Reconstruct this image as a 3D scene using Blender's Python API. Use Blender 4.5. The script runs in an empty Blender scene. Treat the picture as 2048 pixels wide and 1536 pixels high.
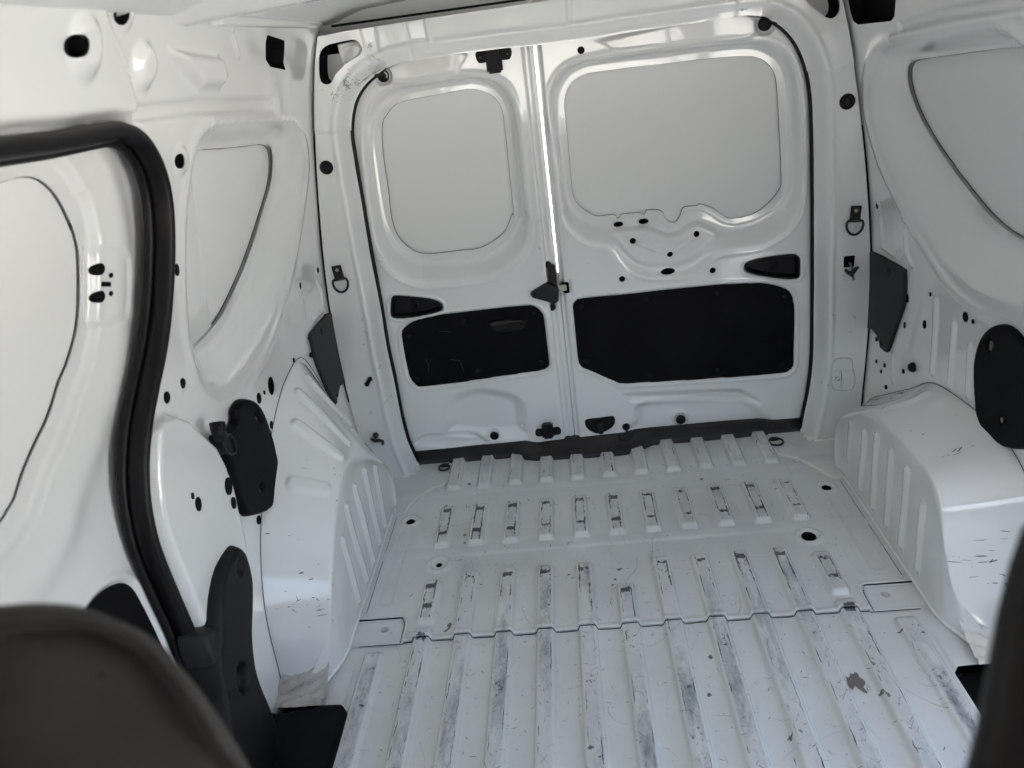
import bpy, math, random
import numpy as np
random.seed(7); rng = np.random.default_rng(7)
PI = math.pi; R = math.radians
scene = bpy.context.scene
C = scene.collection

# ------------------------------------------------------------------ camera
F = 1583.77                                      # focal length in px of a 2048 px wide picture
CAM = np.array([-0.0519, 0.0, 1.1770])
RC = np.array([[0.99145677, 0.04262931, -0.1232729],     # rows: camera right, down, forward
               [-0.09585829, -0.40279261, -0.91025782],
               [-0.08845708, 0.91429801, -0.39526509]])
cd = bpy.data.cameras.new('camera'); cam = bpy.data.objects.new('camera', cd); C.objects.link(cam)
from mathutils import Matrix, Vector
m = Matrix(((RC[0][0], -RC[1][0], -RC[2][0], CAM[0]), (RC[0][1], -RC[1][1], -RC[2][1], CAM[1]),
            (RC[0][2], -RC[1][2], -RC[2][2], CAM[2]), (0, 0, 0, 1)))
cam.matrix_world = m
cd.sensor_width = 36; cd.lens = F / 2048 * 36; cd.clip_start = 0.02; cd.clip_end = 2000
cd.dof.use_dof = True; cd.dof.focus_distance = 1.95; cd.dof.aperture_fstop = 5.0
scene.camera = cam

# ------------------------------------------------------------------ light
SUN_EL, SUN_AZ = R(52), R(268)
w = bpy.data.worlds.new('World'); scene.world = w; w.use_nodes = True
nt = w.node_tree; nt.nodes.clear()
sky = nt.nodes.new('ShaderNodeTexSky'); sky.sky_type = 'NISHITA'; sky.sun_disc = False
sky.sun_elevation = SUN_EL; sky.sun_rotation = SUN_AZ; sky.air_density = 1.0; sky.dust_density = 9.0; sky.ozone_density = 0.3
bg = nt.nodes.new('ShaderNodeBackground'); bg.inputs[1].default_value = 0.15
wo = nt.nodes.new('ShaderNodeOutputWorld')
nt.links.new(sky.outputs[0], bg.inputs[0]); nt.links.new(bg.outputs[0], wo.inputs[0])
sl = bpy.data.lights.new('sun', 'SUN'); sl.energy = 5.0; sl.angle = R(0.5); sl.color = (1, .97, .93)
so = bpy.data.objects.new('sun', sl); C.objects.link(so)
sd_ = Vector((math.sin(SUN_AZ) * math.cos(SUN_EL), math.cos(SUN_AZ) * math.cos(SUN_EL), math.sin(SUN_EL)))
so.rotation_euler = sd_.to_track_quat('Z', 'Y').to_euler(); so.location = (0, -3, 6)
scene.view_settings.view_transform = 'Standard'; scene.view_settings.look = 'None'
scene.view_settings.exposure = 2.87; scene.view_settings.gamma = 1
scene.cycles.use_denoising = True
scene.cycles.max_bounces = 14; scene.cycles.diffuse_bounces = 10; scene.cycles.glossy_bounces = 6
scene.cycles.sample_clamp_indirect = 6
scene.cycles.caustics_reflective = False; scene.cycles.caustics_refractive = False

# ------------------------------------------------------------------ tracing helpers
OR = {'A1': (0, 0), 'A2': (500, 0), 'A3': (1000, 0), 'A4': (1428, 0), 'B1': (0, 400), 'B2': (500, 400), 'B3': (1000, 400),
      'B4': (1428, 400), 'D1': (0, 750), 'D2': (500, 750), 'D3': (1000, 750), 'D4': (1428, 750), 'E1': (0, 1071),
      'E2': (500, 1071), 'E3': (1000, 1071), 'E4': (1428, 1071)}
SC = 3.30323
def P(tag, *pts):
    if tag == 'P': return [tuple(map(float, p)) for p in pts]
    o = OR[tag]; return [(o[0] + p[0] / SC, o[1] + p[1] / SC) for p in pts]
def ray(p): return RC.T @ np.array([(p[0] - 1024) / F, (p[1] - 768) / F, 1.0])
_z = np.array([0, .1, .3, .4, .55, .69, .86, 1.02, 1.12, 1.23, 1.30])
_x = np.array([.735, .736, .739, .740, .737, .724, .700, .670, .652, .622, .590])
_wc = np.polyfit(_z, _x, 5)
def W(z): return np.polyval(_wc, np.clip(z, -.05, 1.34))
def hit(ax, val, p):
    d = ray(p); t = (val - CAM[ax]) / d[ax]; return CAM + t * d
def WS(z): return .765 - np.interp(z, [0, .45, .7, .85, 1.0, 1.25], [0, 0, .008, .022, .050, .110])
def hit_wall(s, p, h=0.0, W=W):
    d = ray(p); x = s * .72
    for _ in range(40):
        t = (x - CAM[0]) / d[0]; z = CAM[2] + t * d[2]; x = .5 * x + .5 * s * (W(z) - h)
    return CAM + (x - CAM[0]) / d[0] * d
class Plane:
    def __init__(s, kind, off=0.0): s.k = kind; s.off = off
    def uv(s, pts, h=0.0):
        o = []
        for p in pts:
            if s.k == 'floor': q = hit(2, s.off + h, p); o.append((q[0], q[1]))
            elif s.k == 'rear': q = hit(1, s.off - h, p); o.append((q[0], q[2]))
            elif s.k == 'L': q = hit_wall(-1, p, h); o.append((q[1], q[2]))
            elif s.k == 'R': q = hit_wall(1, p, h); o.append((q[1], q[2]))
            elif s.k == 'S': q = hit_wall(-1, p, h, WS); o.append((q[1], q[2]))
            elif s.k == 'X': q = hit(0, s.off - (1 if s.off > 0 else -1) * h, p); o.append((q[1], q[2]))
        return np.array(o)
    def xyz(s, uv, h):
        u, v = uv[:, 0], uv[:, 1]
        if s.k == 'floor': return np.stack([u, v, s.off + h], 1)
        if s.k == 'roof': return np.stack([u, v, s.off - h], 1)
        if s.k == 'rear': return np.stack([u, s.off - h, v], 1)
        if s.k == 'L': return np.stack([-(W(v) - h), u, v], 1)
        if s.k == 'S': return np.stack([-(WS(v) - h), u, v], 1)
        if s.k == 'R': return np.stack([W(v) - h, u, v], 1)
        if s.k == 'X': return np.stack([s.off - (1 if s.off > 0 else -1) * h, u, v], 1)
def smooth_closed(pts, n=4):
    p = np.asarray(pts, float); o = []
    N = len(p)
    for i in range(N):
        a, b, c, d = p[i - 1], p[i], p[(i + 1) % N], p[(i + 2) % N]
        for k in range(n):
            t = k / n
            o.append(.5 * ((2 * b) + (-a + c) * t + (2 * a - 5 * b + 4 * c - d) * t * t + (-a + 3 * b - 3 * c + d) * t ** 3))
    return np.array(o)
def smooth_open(pts, n=6):
    p = np.asarray(pts, float); p = np.vstack([2 * p[0] - p[1], p, 2 * p[-1] - p[-2]]); o = []
    for i in range(1, len(p) - 2):
        a, b, c, d = p[i - 1], p[i], p[i + 1], p[i + 2]
        for k in range(n):
            t = k / n
            o.append(.5 * ((2 * b) + (-a + c) * t + (2 * a - 5 * b + 4 * c - d) * t * t + (-a + 3 * b - 3 * c + d) * t ** 3))
    o.append(p[-2]); return np.array(o)
def _segd(q, a, b):
    ab = b - a; t = np.clip(((q - a) @ ab) / max(ab @ ab, 1e-12), 0, 1)
    return np.hypot(q[:, 0] - a[0] - t * ab[0], q[:, 1] - a[1] - t * ab[1])
def sd_poly(q, poly, marg=.12):
    poly = np.asarray(poly); lo = poly.min(0) - marg; hi = poly.max(0) + marg
    out = np.full(len(q), marg)
    m_ = np.all((q > lo) & (q < hi), axis=1); idx = np.nonzero(m_)[0]
    if len(idx) == 0: return out
    qq = q[idx]; d = np.full(len(qq), 9.0); ins = np.zeros(len(qq), bool); N = len(poly)
    for i in range(N):
        a, b = poly[i], poly[(i + 1) % N]
        d = np.minimum(d, _segd(qq, a, b))
        c = (a[1] > qq[:, 1]) != (b[1] > qq[:, 1])
        if c.any():
            xs = (b[0] - a[0]) * (qq[:, 1] - a[1]) / (b[1] - a[1] + 1e-15) + a[0]
            ins ^= c & (qq[:, 0] < xs)
    out[idx] = np.where(ins, -d, d); return out
def d_line(q, line, marg=.08):
    line = np.asarray(line); lo = line.min(0) - marg; hi = line.max(0) + marg
    out = np.full(len(q), marg); idx = np.nonzero(np.all((q > lo) & (q < hi), axis=1))[0]
    if len(idx) == 0: return out
    qq = q[idx]; d = np.full(len(qq), 9.0)
    for i in range(len(line) - 1): d = np.minimum(d, _segd(qq, line[i], line[i + 1]))
    out[idx] = d; return out
def S(t): t = np.clip(t, 0, 1); return t * t * (3 - 2 * t)
def S5(t): t = np.clip(t, 0, 1); return t ** 3 * (t * (t * 6 - 15) + 10)
def blend(so_, si_):                 # 0 outside the outer outline, 1 inside the inner one
    t = np.where(si_ <= 0, 1.0, np.where(so_ >= 0, 0.0, so_ / np.minimum(so_ - si_, -1e-6)))
    return .5 * S(t) + .5 * S((t - .12) / .76)
def rib(q, line, r, h, w_=None):
    w_ = w_ or r * .7
    return h * S((r - d_line(q, line)) / w_)
def groove(q, line, h, w_): return -h * np.exp(-(d_line(q, line) / w_) ** 2)
def disc(q, c, r, h, w_): return h * S((r - np.hypot(q[:, 0] - c[0], q[:, 1] - c[1])) / w_)

# ------------------------------------------------------------------ objects
def tag(o, label=None, cat=None, group=None, kind=None):
    if label: o['label'] = label
    if cat: o['category'] = cat
    if group: o['group'] = group
    if kind: o['kind'] = kind
    return o
def empty(name, loc=(0, 0, 0)):
    o = bpy.data.objects.new(name, None); o.empty_display_size = .05; C.objects.link(o); o.location = loc; return o
def mesh_obj(name, V, faces, mat, parent=None, smooth=True):
    me = bpy.data.meshes.new(name); me.from_pydata([tuple(map(float, v)) for v in V], [], faces); me.update()
    me.materials.append(mat)
    if smooth: me.polygons.foreach_set('use_smooth', [True] * len(me.polygons))
    o = bpy.data.objects.new(name, me); C.objects.link(o)
    if parent is not None:
        o.parent = parent; o.matrix_parent_inverse = Matrix.Translation(-parent_world(parent))
    return o
def parent_world(p):
    v = Vector(p.location)
    if p.parent is not None: v = v + parent_world(p.parent) + p.matrix_parent_inverse.translation
    return v
def sheet(name, plane, outline, hfun, mat, parent=None, holes=(), du=.004, dv=None, attrs=None, bbox=None):
    """a pressed sheet: regular grid clipped to an outline and to holes, pushed to height hfun"""
    dv = dv or du
    outline = None if outline is None else np.asarray(outline)
    if bbox is None: lo = outline.min(0) - du; hi = outline.max(0) + du
    else: lo = np.array(bbox[:2]); hi = np.array(bbox[2:])
    nu = int(math.ceil((hi[0] - lo[0]) / du)) + 1; nv = int(math.ceil((hi[1] - lo[1]) / dv)) + 1
    U, Vv = np.meshgrid(np.linspace(lo[0], hi[0], nu), np.linspace(lo[1], hi[1], nv), indexing='ij')
    q = np.stack([U.ravel(), Vv.ravel()], 1)
    s = np.full(len(q), -1.0)
    if outline is not None: s = sd_poly(q, outline, marg=.02)
    for hh in holes: s = np.maximum(s, -sd_poly(q, hh, marg=.02))
    ins = s < 0
    I, J = np.meshgrid(np.arange(nu - 1), np.arange(nv - 1), indexing='ij'); I = I.ravel(); J = J.ravel()
    c4 = np.stack([I * nv + J, (I + 1) * nv + J, (I + 1) * nv + J + 1, I * nv + J + 1], 1)
    cnt = ins[c4].sum(1)
    quads = c4[cnt == 4]; part = c4[(cnt > 0) & (cnt < 4)]
    newp = []; ed = {}; polys = []
    for cell in part:
        f = []
        for k in range(4):
            a, b = int(cell[k]), int(cell[(k + 1) % 4])
            if ins[a]: f.append(a)
            if ins[a] != ins[b]:
                key = (min(a, b), max(a, b))
                if key not in ed:
                    t = s[a] / (s[a] - s[b]); t = min(max(t, .02), .98)
                    ed[key] = len(q) + len(newp); newp.append(q[a] + (q[b] - q[a]) * t)
                f.append(ed[key])
        if len(f) >= 3: polys.append(f)
    if newp: q = np.vstack([q, np.array(newp)])
    used = np.zeros(len(q), bool); used[quads.ravel()] = True
    for f in polys: used[f] = True
    remap = np.cumsum(used) - 1; q = q[used]
    quads = remap[quads]
    h = hfun(q) if callable(hfun) else np.full(len(q), float(hfun))
    V = plane.xyz(q, h)
    me = bpy.data.meshes.new(name)
    lt = [4] * len(quads); loops = list(quads.ravel())
    for f in polys: lt.append(len(f)); loops.extend(remap[f].tolist())
    lt = np.array(lt, np.int32)
    me.vertices.add(len(V)); me.vertices.foreach_set('co', V.astype(np.float32).ravel())
    me.loops.add(len(loops)); me.loops.foreach_set('vertex_index', np.array(loops, np.int32))
    me.polygons.add(len(lt)); ls = np.concatenate([[0], np.cumsum(lt)[:-1]]).astype(np.int32)
    me.polygons.foreach_set('loop_start', ls); me.polygons.foreach_set('loop_total', lt)
    me.polygons.foreach_set('use_smooth', [True] * len(lt))
    me.update(calc_edges=True); me.validate()
    me.materials.append(mat)
    if attrs:
        for k, fn in attrs.items():
            a = me.attributes.new(k, 'FLOAT', 'POINT'); a.data.foreach_set('value', fn(q).astype(np.float32))
    o = bpy.data.objects.new(name, me); C.objects.link(o)
    if parent is not None:
        o.parent = parent; o.matrix_parent_inverse = Matrix.Translation(-parent_world(parent))
    return o
def plate(name, plane, poly, h0, th, mat, parent=None, bev=.003, du=.003, extra=None, holes=()):
    """a solid moulding with rounded rim standing on a surface"""
    def hf(q):
        s = sd_poly(q, poly)
        t = np.clip(-s / bev, 0, 1); h = h0 + th * np.sqrt(1 - (1 - t) ** 2)
        for hh in holes: h = h - (th + .004) * S(-sd_poly(q, hh) / .002)
        if extra: h = h + extra(q)
        return np.where(s > -1e-4, h0 - .001, h)
    return sheet(name, plane, poly, hf, mat, parent, du=du)
def cup(name, plane, poly, h0, depth, mat, parent):
    """the cavity behind a cut hole, its shade given by a near-black colour: wall and back"""
    poly = np.asarray(poly); n = len(poly)
    c = poly.mean(0); big = c + (poly - c) * 1.0
    a = plane.xyz(big, np.full(n, h0 - .0005)); b = plane.xyz(c + (poly - c) * .92, np.full(n, h0 - depth)); cc = plane.xyz(c[None], np.array([h0 - depth]))
    V = list(a) + list(b) + list(cc); f = []
    for i in range(n):
        j = (i + 1) % n; f.append((i, j, n + j, n + i)); f.append((n + i, n + j, 2 * n))
    return mesh_obj(name, V, f, mat, parent, smooth=False)
def ell(c, a, b, rot=0, n=20):
    t = np.linspace(0, 2 * PI, n, endpoint=False); x = a * np.cos(t); y = b * np.sin(t)
    return np.stack([c[0] + x * math.cos(rot) - y * math.sin(rot), c[1] + x * math.sin(rot) + y * math.cos(rot)], 1)
def frame_of(n):
    n = Vector(n).normalized(); a = n.orthogonal().normalized() if abs(n.z) > .95 else Vector((0, 0, 1)).cross(n).normalized()
    return a, n.cross(a), n
def lathe(name, center, normal, prof, mat, parent=None, n=28, sx=1, sy=1):
    a, b, c = frame_of(normal); V = []; f = []; ce = Vector(center)
    for r_, h_ in prof:
        for k in range(n):
            t = 2 * PI * k / n; V.append(ce + a * (r_ * math.cos(t) * sx) + b * (r_ * math.sin(t) * sy) + c * h_)
    for i in range(len(prof) - 1):
        for k in range(n):
            k2 = (k + 1) % n; f.append((i * n + k, i * n + k2, (i + 1) * n + k2, (i + 1) * n + k))
    f.append(tuple((len(prof) - 1) * n + k for k in range(n))); f.append(tuple(reversed(range(n))))
    return mesh_obj(name, V, f, mat, parent)
def tube(name, pts, r, mat, parent=None, n=10, closed=False, flat=None, flatdir=None):
    """swept tube; r number or list; flatdir squeezes the section along a direction"""
    pts = [Vector(p) for p in pts]; N = len(pts); V = []; f = []
    up = Vector(flatdir) if flatdir is not None else None
    prev = None
    for i, p in enumerate(pts):
        if closed: t = (pts[(i + 1) % N] - pts[i - 1]).normalized()
        else: t = (pts[min(i + 1, N - 1)] - pts[max(i - 1, 0)]).normalized()
        if up is not None: a = (up - t * up.dot(t)).normalized()
        elif prev is None: a = t.orthogonal().normalized()
        else: a = (prev - t * prev.dot(t)).normalized()
        prev = a; b = t.cross(a); rr = r[i] if hasattr(r, '__len__') else r
        for k in range(n):
            th = 2 * PI * k / n; V.append(p + a * (math.cos(th) * rr * (flat or 1)) + b * (math.sin(th) * rr))
    M = N if closed else N - 1
    for i in range(M):
        j = (i + 1) % N
        for k in range(n):
            k2 = (k + 1) % n; f.append((i * n + k, i * n + k2, j * n + k2, j * n + k))
    if not closed:
        f.append(tuple(reversed(range(n)))); f.append(tuple((N - 1) * n + k for k in range(n)))
    return mesh_obj(name, V, f, mat, parent)
def prism(name, base, off, mat, parent=None, bevel=0.0, smooth=False):
    """polygon (3D points) pushed along off, optional bevel"""
    base = [Vector(p) for p in base]; off = Vector(off); n = len(base)
    V = base + [p + off for p in base]
    f = [tuple(range(n)), tuple(reversed(range(n, 2 * n)))] + [(i, i + n, (i + 1) % n + n, (i + 1) % n) for i in range(n)]
    o = mesh_obj(name, V, f, mat, parent, smooth=False)
    import bmesh
    bm = bmesh.new(); bm.from_mesh(o.data); bmesh.ops.recalc_face_normals(bm, faces=bm.faces)
    if bevel: bmesh.ops.bevel(bm, geom=list(bm.edges), offset=bevel, segments=2, affect='EDGES', clamp_overlap=True)
    bm.to_mesh(o.data); bm.free()
    return o
def box(name, c, s, mat, parent=None, bevel=.002, axes=None):
    c = Vector(c); ax = axes or (Vector((1, 0, 0)), Vector((0, 1, 0)), Vector((0, 0, 1)))
    ax = [Vector(a) for a in ax]
    b = [c + ax[0] * (s[0] / 2 * i) + ax[1] * (s[1] / 2 * j) - ax[2] * (s[2] / 2) for i, j in ((-1, -1), (1, -1), (1, 1), (-1, 1))]
    return prism(name, b, ax[2] * s[2], mat, parent, bevel)

# ------------------------------------------------------------------ materials
def mat(name, col, rough, metal=0, spec=.5, coat=0, var=None, vscale=6, bump=0, bscale=40, bump2=0, b2scale=3):
    m_ = bpy.data.materials.new(name); m_.use_nodes = True; t = m_.node_tree; n = t.nodes; b = n['Principled BSDF']
    b.inputs['Base Color'].default_value = (*col, 1); b.inputs['Roughness'].default_value = rough
    b.inputs['Metallic'].default_value = metal; b.inputs['Specular IOR Level'].default_value = spec
    b.inputs['Coat Weight'].default_value = coat; b.inputs['Coat Roughness'].default_value = .03
    tc = n.new('ShaderNodeTexCoord')
    if var:
        no = n.new('ShaderNodeTexNoise'); no.inputs['Scale'].default_value = vscale; no.inputs['Detail'].default_value = 6
        t.links.new(tc.outputs['Object'], no.inputs['Vector'])
        mx = n.new('ShaderNodeMix'); mx.data_type = 'RGBA'; mx.inputs['A'].default_value = (*col, 1); mx.inputs['B'].default_value = (*var, 1)
        mr = n.new('ShaderNodeMapRange'); mr.inputs[1].default_value = .45; mr.inputs[2].default_value = .75
        t.links.new(no.outputs[0], mr.inputs[0]); t.links.new(mr.outputs[0], mx.inputs['Factor']); t.links.new(mx.outputs['Result'], b.inputs['Base Color'])
    last = None
    for st, sc_ in ((bump, bscale), (bump2, b2scale)):
        if st:
            no = n.new('ShaderNodeTexNoise'); no.inputs['Scale'].default_value = sc_; no.inputs['Detail'].default_value = 3
            t.links.new(tc.outputs['Object'], no.inputs['Vector'])
            bp = n.new('ShaderNodeBump'); bp.inputs['Strength'].default_value = 1; bp.inputs['Distance'].default_value = st
            t.links.new(no.outputs[0], bp.inputs['Height'])
            if last: t.links.new(last.outputs[0], bp.inputs['Normal'])
            last = bp
    if last: t.links.new(last.outputs[0], b.inputs['Normal'])
    return m_
WHITE = (.772, .79, .782)
paint = mat('white_paint', WHITE, .13, spec=.55, coat=.9, var=(.76, .76, .745), vscale=4, bump=.00003, bscale=260, bump2=.0012, b2scale=6)
skin = mat('white_outer_skin', (.775, .785, .775), .55, spec=.4, coat=.0, bump=.00004, bscale=300, bump2=.0014, b2scale=3)
primer = mat('grey_primer', (.50, .50, .48), .5, var=(.40, .40, .385), vscale=14)
black = mat('black_plastic', (.006, .006, .007), .5, spec=.25, bump=.00025, bscale=900)
blackp = mat('black_trim_sheet', (.0035, .0035, .0042), .6, spec=.12, var=(.007, .007, .008), vscale=9, bump=.0001, bscale=700)
rubber = mat('black_rubber', (.005, .0045, .0045), .45, spec=.25, var=(.008, .007, .007), vscale=20)
sealr = mat('satin_black_seal', (.0045, .0042, .0044), .45, spec=.25)
sillm = mat('worn_sill_plastic', (.018, .016, .015), .5, spec=.35, var=(.035, .032, .031), vscale=18, bump=.0006, bscale=500)
charcoal = mat('charcoal_trim', (.020, .020, .022), .55, spec=.3, bump=.0002, bscale=800)
bmetal = mat('black_coated_steel', (.007, .006, .006), .35, spec=.4, coat=.15)
steel = mat('zinc_steel', (.45, .43, .36), .35, metal=1)
dark = mat('cavity_shade', (.006, .006, .007), .8, spec=.1)  # near-black colour stands in for the shade inside holes and gaps
scuff = mat('bare_primer_scuff', (.13, .135, .14), .55)
dscuff = mat('dark_scuff_mark', (.05, .05, .055), .6)
mastic = mat('brushed_seam_sealer', (.52, .49, .45), .55, var=(.38, .35, .32), vscale=30, bump=.006, bscale=45)
wmastic = mat('white_seam_sealer', (.74, .73, .69), .35, spec=.5, coat=.2, bump=.003, bscale=60)
fabric = mat('dark_seat_fabric', (.015, .013, .013), .7, spec=.25, var=(.075, .069, .066), vscale=2.6, bump=.0006, bscale=600)

def floor_mat():
    m_ = bpy.data.materials.new('worn_white_floor_paint'); m_.use_nodes = True; t = m_.node_tree; n = t.nodes; L = t.links; b = n['Principled BSDF']
    tc = n.new('ShaderNodeTexCoord')
    def noise(scale, det=5, vec=None, rough=.5):
        o = n.new('ShaderNodeTexNoise'); o.inputs['Scale'].default_value = scale; o.inputs['Detail'].default_value = det; o.inputs['Roughness'].default_value = rough
        L.new(vec or tc.outputs['Object'], o.inputs['Vector']); return o.outputs[0]
    def mr(x, a, b_, c=0, d=1):
        o = n.new('ShaderNodeMapRange'); o.inputs[1].default_value = a; o.inputs[2].default_value = b_; o.inputs[3].default_value = c; o.inputs[4].default_value = d
        L.new(x, o.inputs[0]); return o.outputs[0]
    def mth(op, a, b_):
        o = n.new('ShaderNodeMath'); o.operation = op
        for i, x in enumerate((a, b_)):
            if isinstance(x, (int, float)): o.inputs[i].default_value = x
            else: L.new(x, o.inputs[i])
        return o.outputs[0]
    def mix(fac, a, b_):
        o = n.new('ShaderNodeMix'); o.data_type = 'RGBA'
        for k, x in (('Factor', fac), ('A', a), ('B', b_)):
            if isinstance(x, tuple): o.inputs[k].default_value = (*x, 1)
            elif isinstance(x, (int, float)): o.inputs[k].default_value = x
            else: L.new(x, o.inputs[k])
        return o.outputs['Result']
    mp = n.new('ShaderNodeMapping'); mp.inputs['Scale'].default_value = (1, .3, 1); L.new(tc.outputs['Object'], mp.inputs[0])
    at = n.new('ShaderNodeAttribute'); at.attribute_name = 'wear'
    at2 = n.new('ShaderNodeAttribute'); at2.attribute_name = 'grime'
    base = mix(mr(noise(3.2, 8, None, .65), .30, .85), (.725, .742, .730), (.59, .60, .585))
    # grey rubbed haze on the ribs
    hz = mth('MULTIPLY', at2.outputs['Fac'], mr(noise(38, 8, mp.outputs[0], .7), .40, .66))
    base = mix(hz, base, (.24, .25, .27))
    # fine stroke marks
    vo = noise(150, 8, mp.outputs[0], .8)
    st = mth('MULTIPLY', mr(vo, .60, .66), mth('ADD', mth('MULTIPLY', at2.outputs['Fac'], .55), .15))
    base = mix(st, base, (.2, .2, .21))
    # paint chipped through to primer
    thr = mth('ADD', at.outputs['Fac'], mr(noise(95, 8, None, .72), .25, .75, -.34, .42))
    chip = mr(thr, .47, .53)
    base = mix(chip, base, (.105, .11, .115))
    L.new(base, b.inputs['Base Color'])
    rg = mth('ADD', mr(noise(14), .3, .7, .15, .22), mth('MULTIPLY', at2.outputs['Fac'], .15)); L.new(rg, b.inputs['Roughness'])
    b.inputs['Specular IOR Level'].default_value = .5; b.inputs['Coat Weight'].default_value = .4; b.inputs['Coat Roughness'].default_value = .1
    bp = n.new('ShaderNodeBump'); bp.inputs['Strength'].default_value = 1; bp.inputs['Distance'].default_value = .0022; L.new(noise(9, 3), bp.inputs['Height'])
    bp2 = n.new('ShaderNodeBump'); bp2.inputs['Strength'].default_value = .6; bp2.inputs['Distance'].default_value = .0005; bp2.invert = True
    L.new(chip, bp2.inputs['Height']); L.new(bp.outputs[0], bp2.inputs['Normal']); L.new(bp2.outputs[0], b.inputs['Normal'])
    return m_
floorm = floor_mat()
groundm = mat('concrete_ground', (.42, .425, .41), .9, var=(.345, .345, .335), vscale=1.5)

# ------------------------------------------------------------------ world outside and the shell around the load bay
gp = Plane('floor', -.58)
tag(mesh_obj('ground', [(-400, -400, -.58), (400, -400, -.58), (400, 400, -.58), (-400, 400, -.58)], [(0, 1, 2, 3)], groundm, smooth=False), kind='structure')

mesh_obj('underbody_light_block', [(-.80, -1.7, -.12), (.80, -1.7, -.12), (.80, 2.23, -.12), (-.80, 2.23, -.12)], [(0, 1, 2, 3)], dark, None, smooth=False)['kind'] = 'structure'  # unseen dark sheet added to block ground light through the floor holes
# ------------------------------------------------------------------ floor
RX = [-.4555 + .0911 * k for k in range(11)]
FL = Plane('floor', 0.0)
ribs = []                                        # x, y0, y1, kind
for k, x in enumerate(RX):
    ribs.append((x, 1.975, 2.22, 1)); ribs.append((x, 1.69, 1.879, 2))
    if k in (0, 10): ribs.append((x, 1.40, 1.552, 3)); ribs.append((x, .2, 1.383, 4))
    elif k == 5: ribs.append((x, .2, 1.488, 4))
    else: ribs.append((x, .2, 1.577, 4))
ribs.append((-.555, .2, 1.325, 5)); ribs.append((.555, .2, 1.325, 5))
def rib_sd(q, x, y0, y1, r=.0215):
    dx = np.abs(q[:, 0] - x) - (r - .010); dy = np.abs(q[:, 1] - (y0 + y1) / 2) - ((y1 - y0) / 2 - .010)
    return np.hypot(np.maximum(dx, 0), np.maximum(dy, 0)) + np.minimum(np.maximum(dx, dy), 0) - .010
def floor_h(q):
    h = np.zeros(len(q))
    for x, y0, y1, k in ribs:
        m_ = np.abs(q[:, 0] - x) < .035
        if m_.any():
            s = rib_sd(q[m_], x, y0, y1, .0225 if k < 5 else .024)
            h[m_] = np.maximum(h[m_], (.0135 if k < 5 else .010) * S((-s + .0003) / .0072))
    # cross beads and pads
    for s_ in (-1, 1):
        c = np.array([(s_ * .563, 1.495), (s_ * .563, 1.77)]); h += -.003 * S((.019 - d_line(q, c)) / .008)
        for c_, r_ in (((s_ * .558, 1.830), .030), ((s_ * .452, 1.623), .036)):
            d = np.hypot(q[:, 0] - c_[0], q[:, 1] - c_[1]); h += .004 * S((r_ - d) / .008) - .006 * S((r_ * .72 - d) / .010)
        # raised outer rear corners and the pressed line round them
        pl = np.array([(s_ * .48, 2.3), (s_ * .48, 2.02), (s_ * .515, 1.993), (s_ * .568, 1.913), (s_ * .582, 1.868), (s_ * .61, 1.872), (s_ * .7, 1.86), (s_ * .75, 2.3)])
        h += .005 * S(-sd_poly(q, pl) / .006)
    # slight waviness of the sheet
    h += .0007 * np.sin(q[:, 0] * 23 + 1) * np.sin(q[:, 1] * 17) + .0005 * np.sin(q[:, 0] * 51 + q[:, 1] * 37)
    # transverse soft fold in front of each row
    for yy in (1.945, 1.655):
        h += .0018 * S((q[:, 1] - yy + .006) / .012) * (1 - S((q[:, 1] - yy - .02) / .03))
    return h
def spine(q):                                     # where the rear panel laps the front one (follows the ribs)
    y = np.full(len(q), 1.354)
    return y
REARO = [(-.60, 1.352), (-.505, 1.352), (-.49, 1.352), (.49, 1.352), (.505, 1.352), (.60, 1.352), (.60, 1.352)]
def rear_h(q): return floor_h(q) + .0045 + .003 * np.exp(-((q[:, 1] - 1.3585) / .0045) ** 2)
def front_h(q):
    h = floor_h(q)
    for s_ in (-1, 1):                            # lashing-plate recess beside the arch
        pl = np.array([(s_ * .503, 1.34), (s_ * .503, 1.41), (s_ * .513, 1.436), (s_ * .62, 1.442), (s_ * .62, 1.34)])
    return h
wob = rng.uniform(-1, 1, (200,))
def wear(q):
    wv = np.zeros(len(q))
    for i, (x, y0, y1, k) in enumerate(ribs):
        m_ = np.abs(q[:, 0] - x) < .018
        if not m_.any(): continue
        a = q[m_]; lx = a[:, 0] - x; ly = a[:, 1]
        ins = ((ly > y0 + .008) & (ly < y1 - .008)).astype(float)
        amp = .85 + .22 * wob[i]
        edge = np.exp(-((np.abs(lx) - .0110) / .0030) ** 2) * .80 * amp
        side = .5 + .5 * np.sin(ly * 31 + i * 2.1) * np.sign(lx)
        edge *= .62 + .45 * side
        top = (np.exp(-((ly - (y1 - .031)) / .011) ** 2) if k != 5 else 0) * .78 * amp
        bot = (np.exp(-((ly - (y0 + .052)) / .011) ** 2) if k in (2, 3) else np.exp(-((ly - (y0 + .04)) / .009) ** 2) * .7) * .75 * amp
        cen = S((.0135 - np.abs(lx)) / .003)
        if k == 1: edge *= .6 + .5 * wob[i + 60]; top = top * .2; bot = bot * (.5 + .5 * wob[i + 90])
        if k in (4, 5):
            near = S((ly - 1.40) / .1) if k == 4 else np.zeros(len(ly))
            blot = .18 + .16 * np.sin(ly * 13 + i * 3.3) + .12 * np.sin(ly * 41 + i)
            e = np.maximum(edge * (.45 + .55 * near), blot * .75)
            v = np.maximum(e, top); bot = 0
        else: v = np.maximum(np.maximum(edge, top), bot)
        wv[m_] = np.maximum(wv[m_], v * cen * ins)
    return wv
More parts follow.
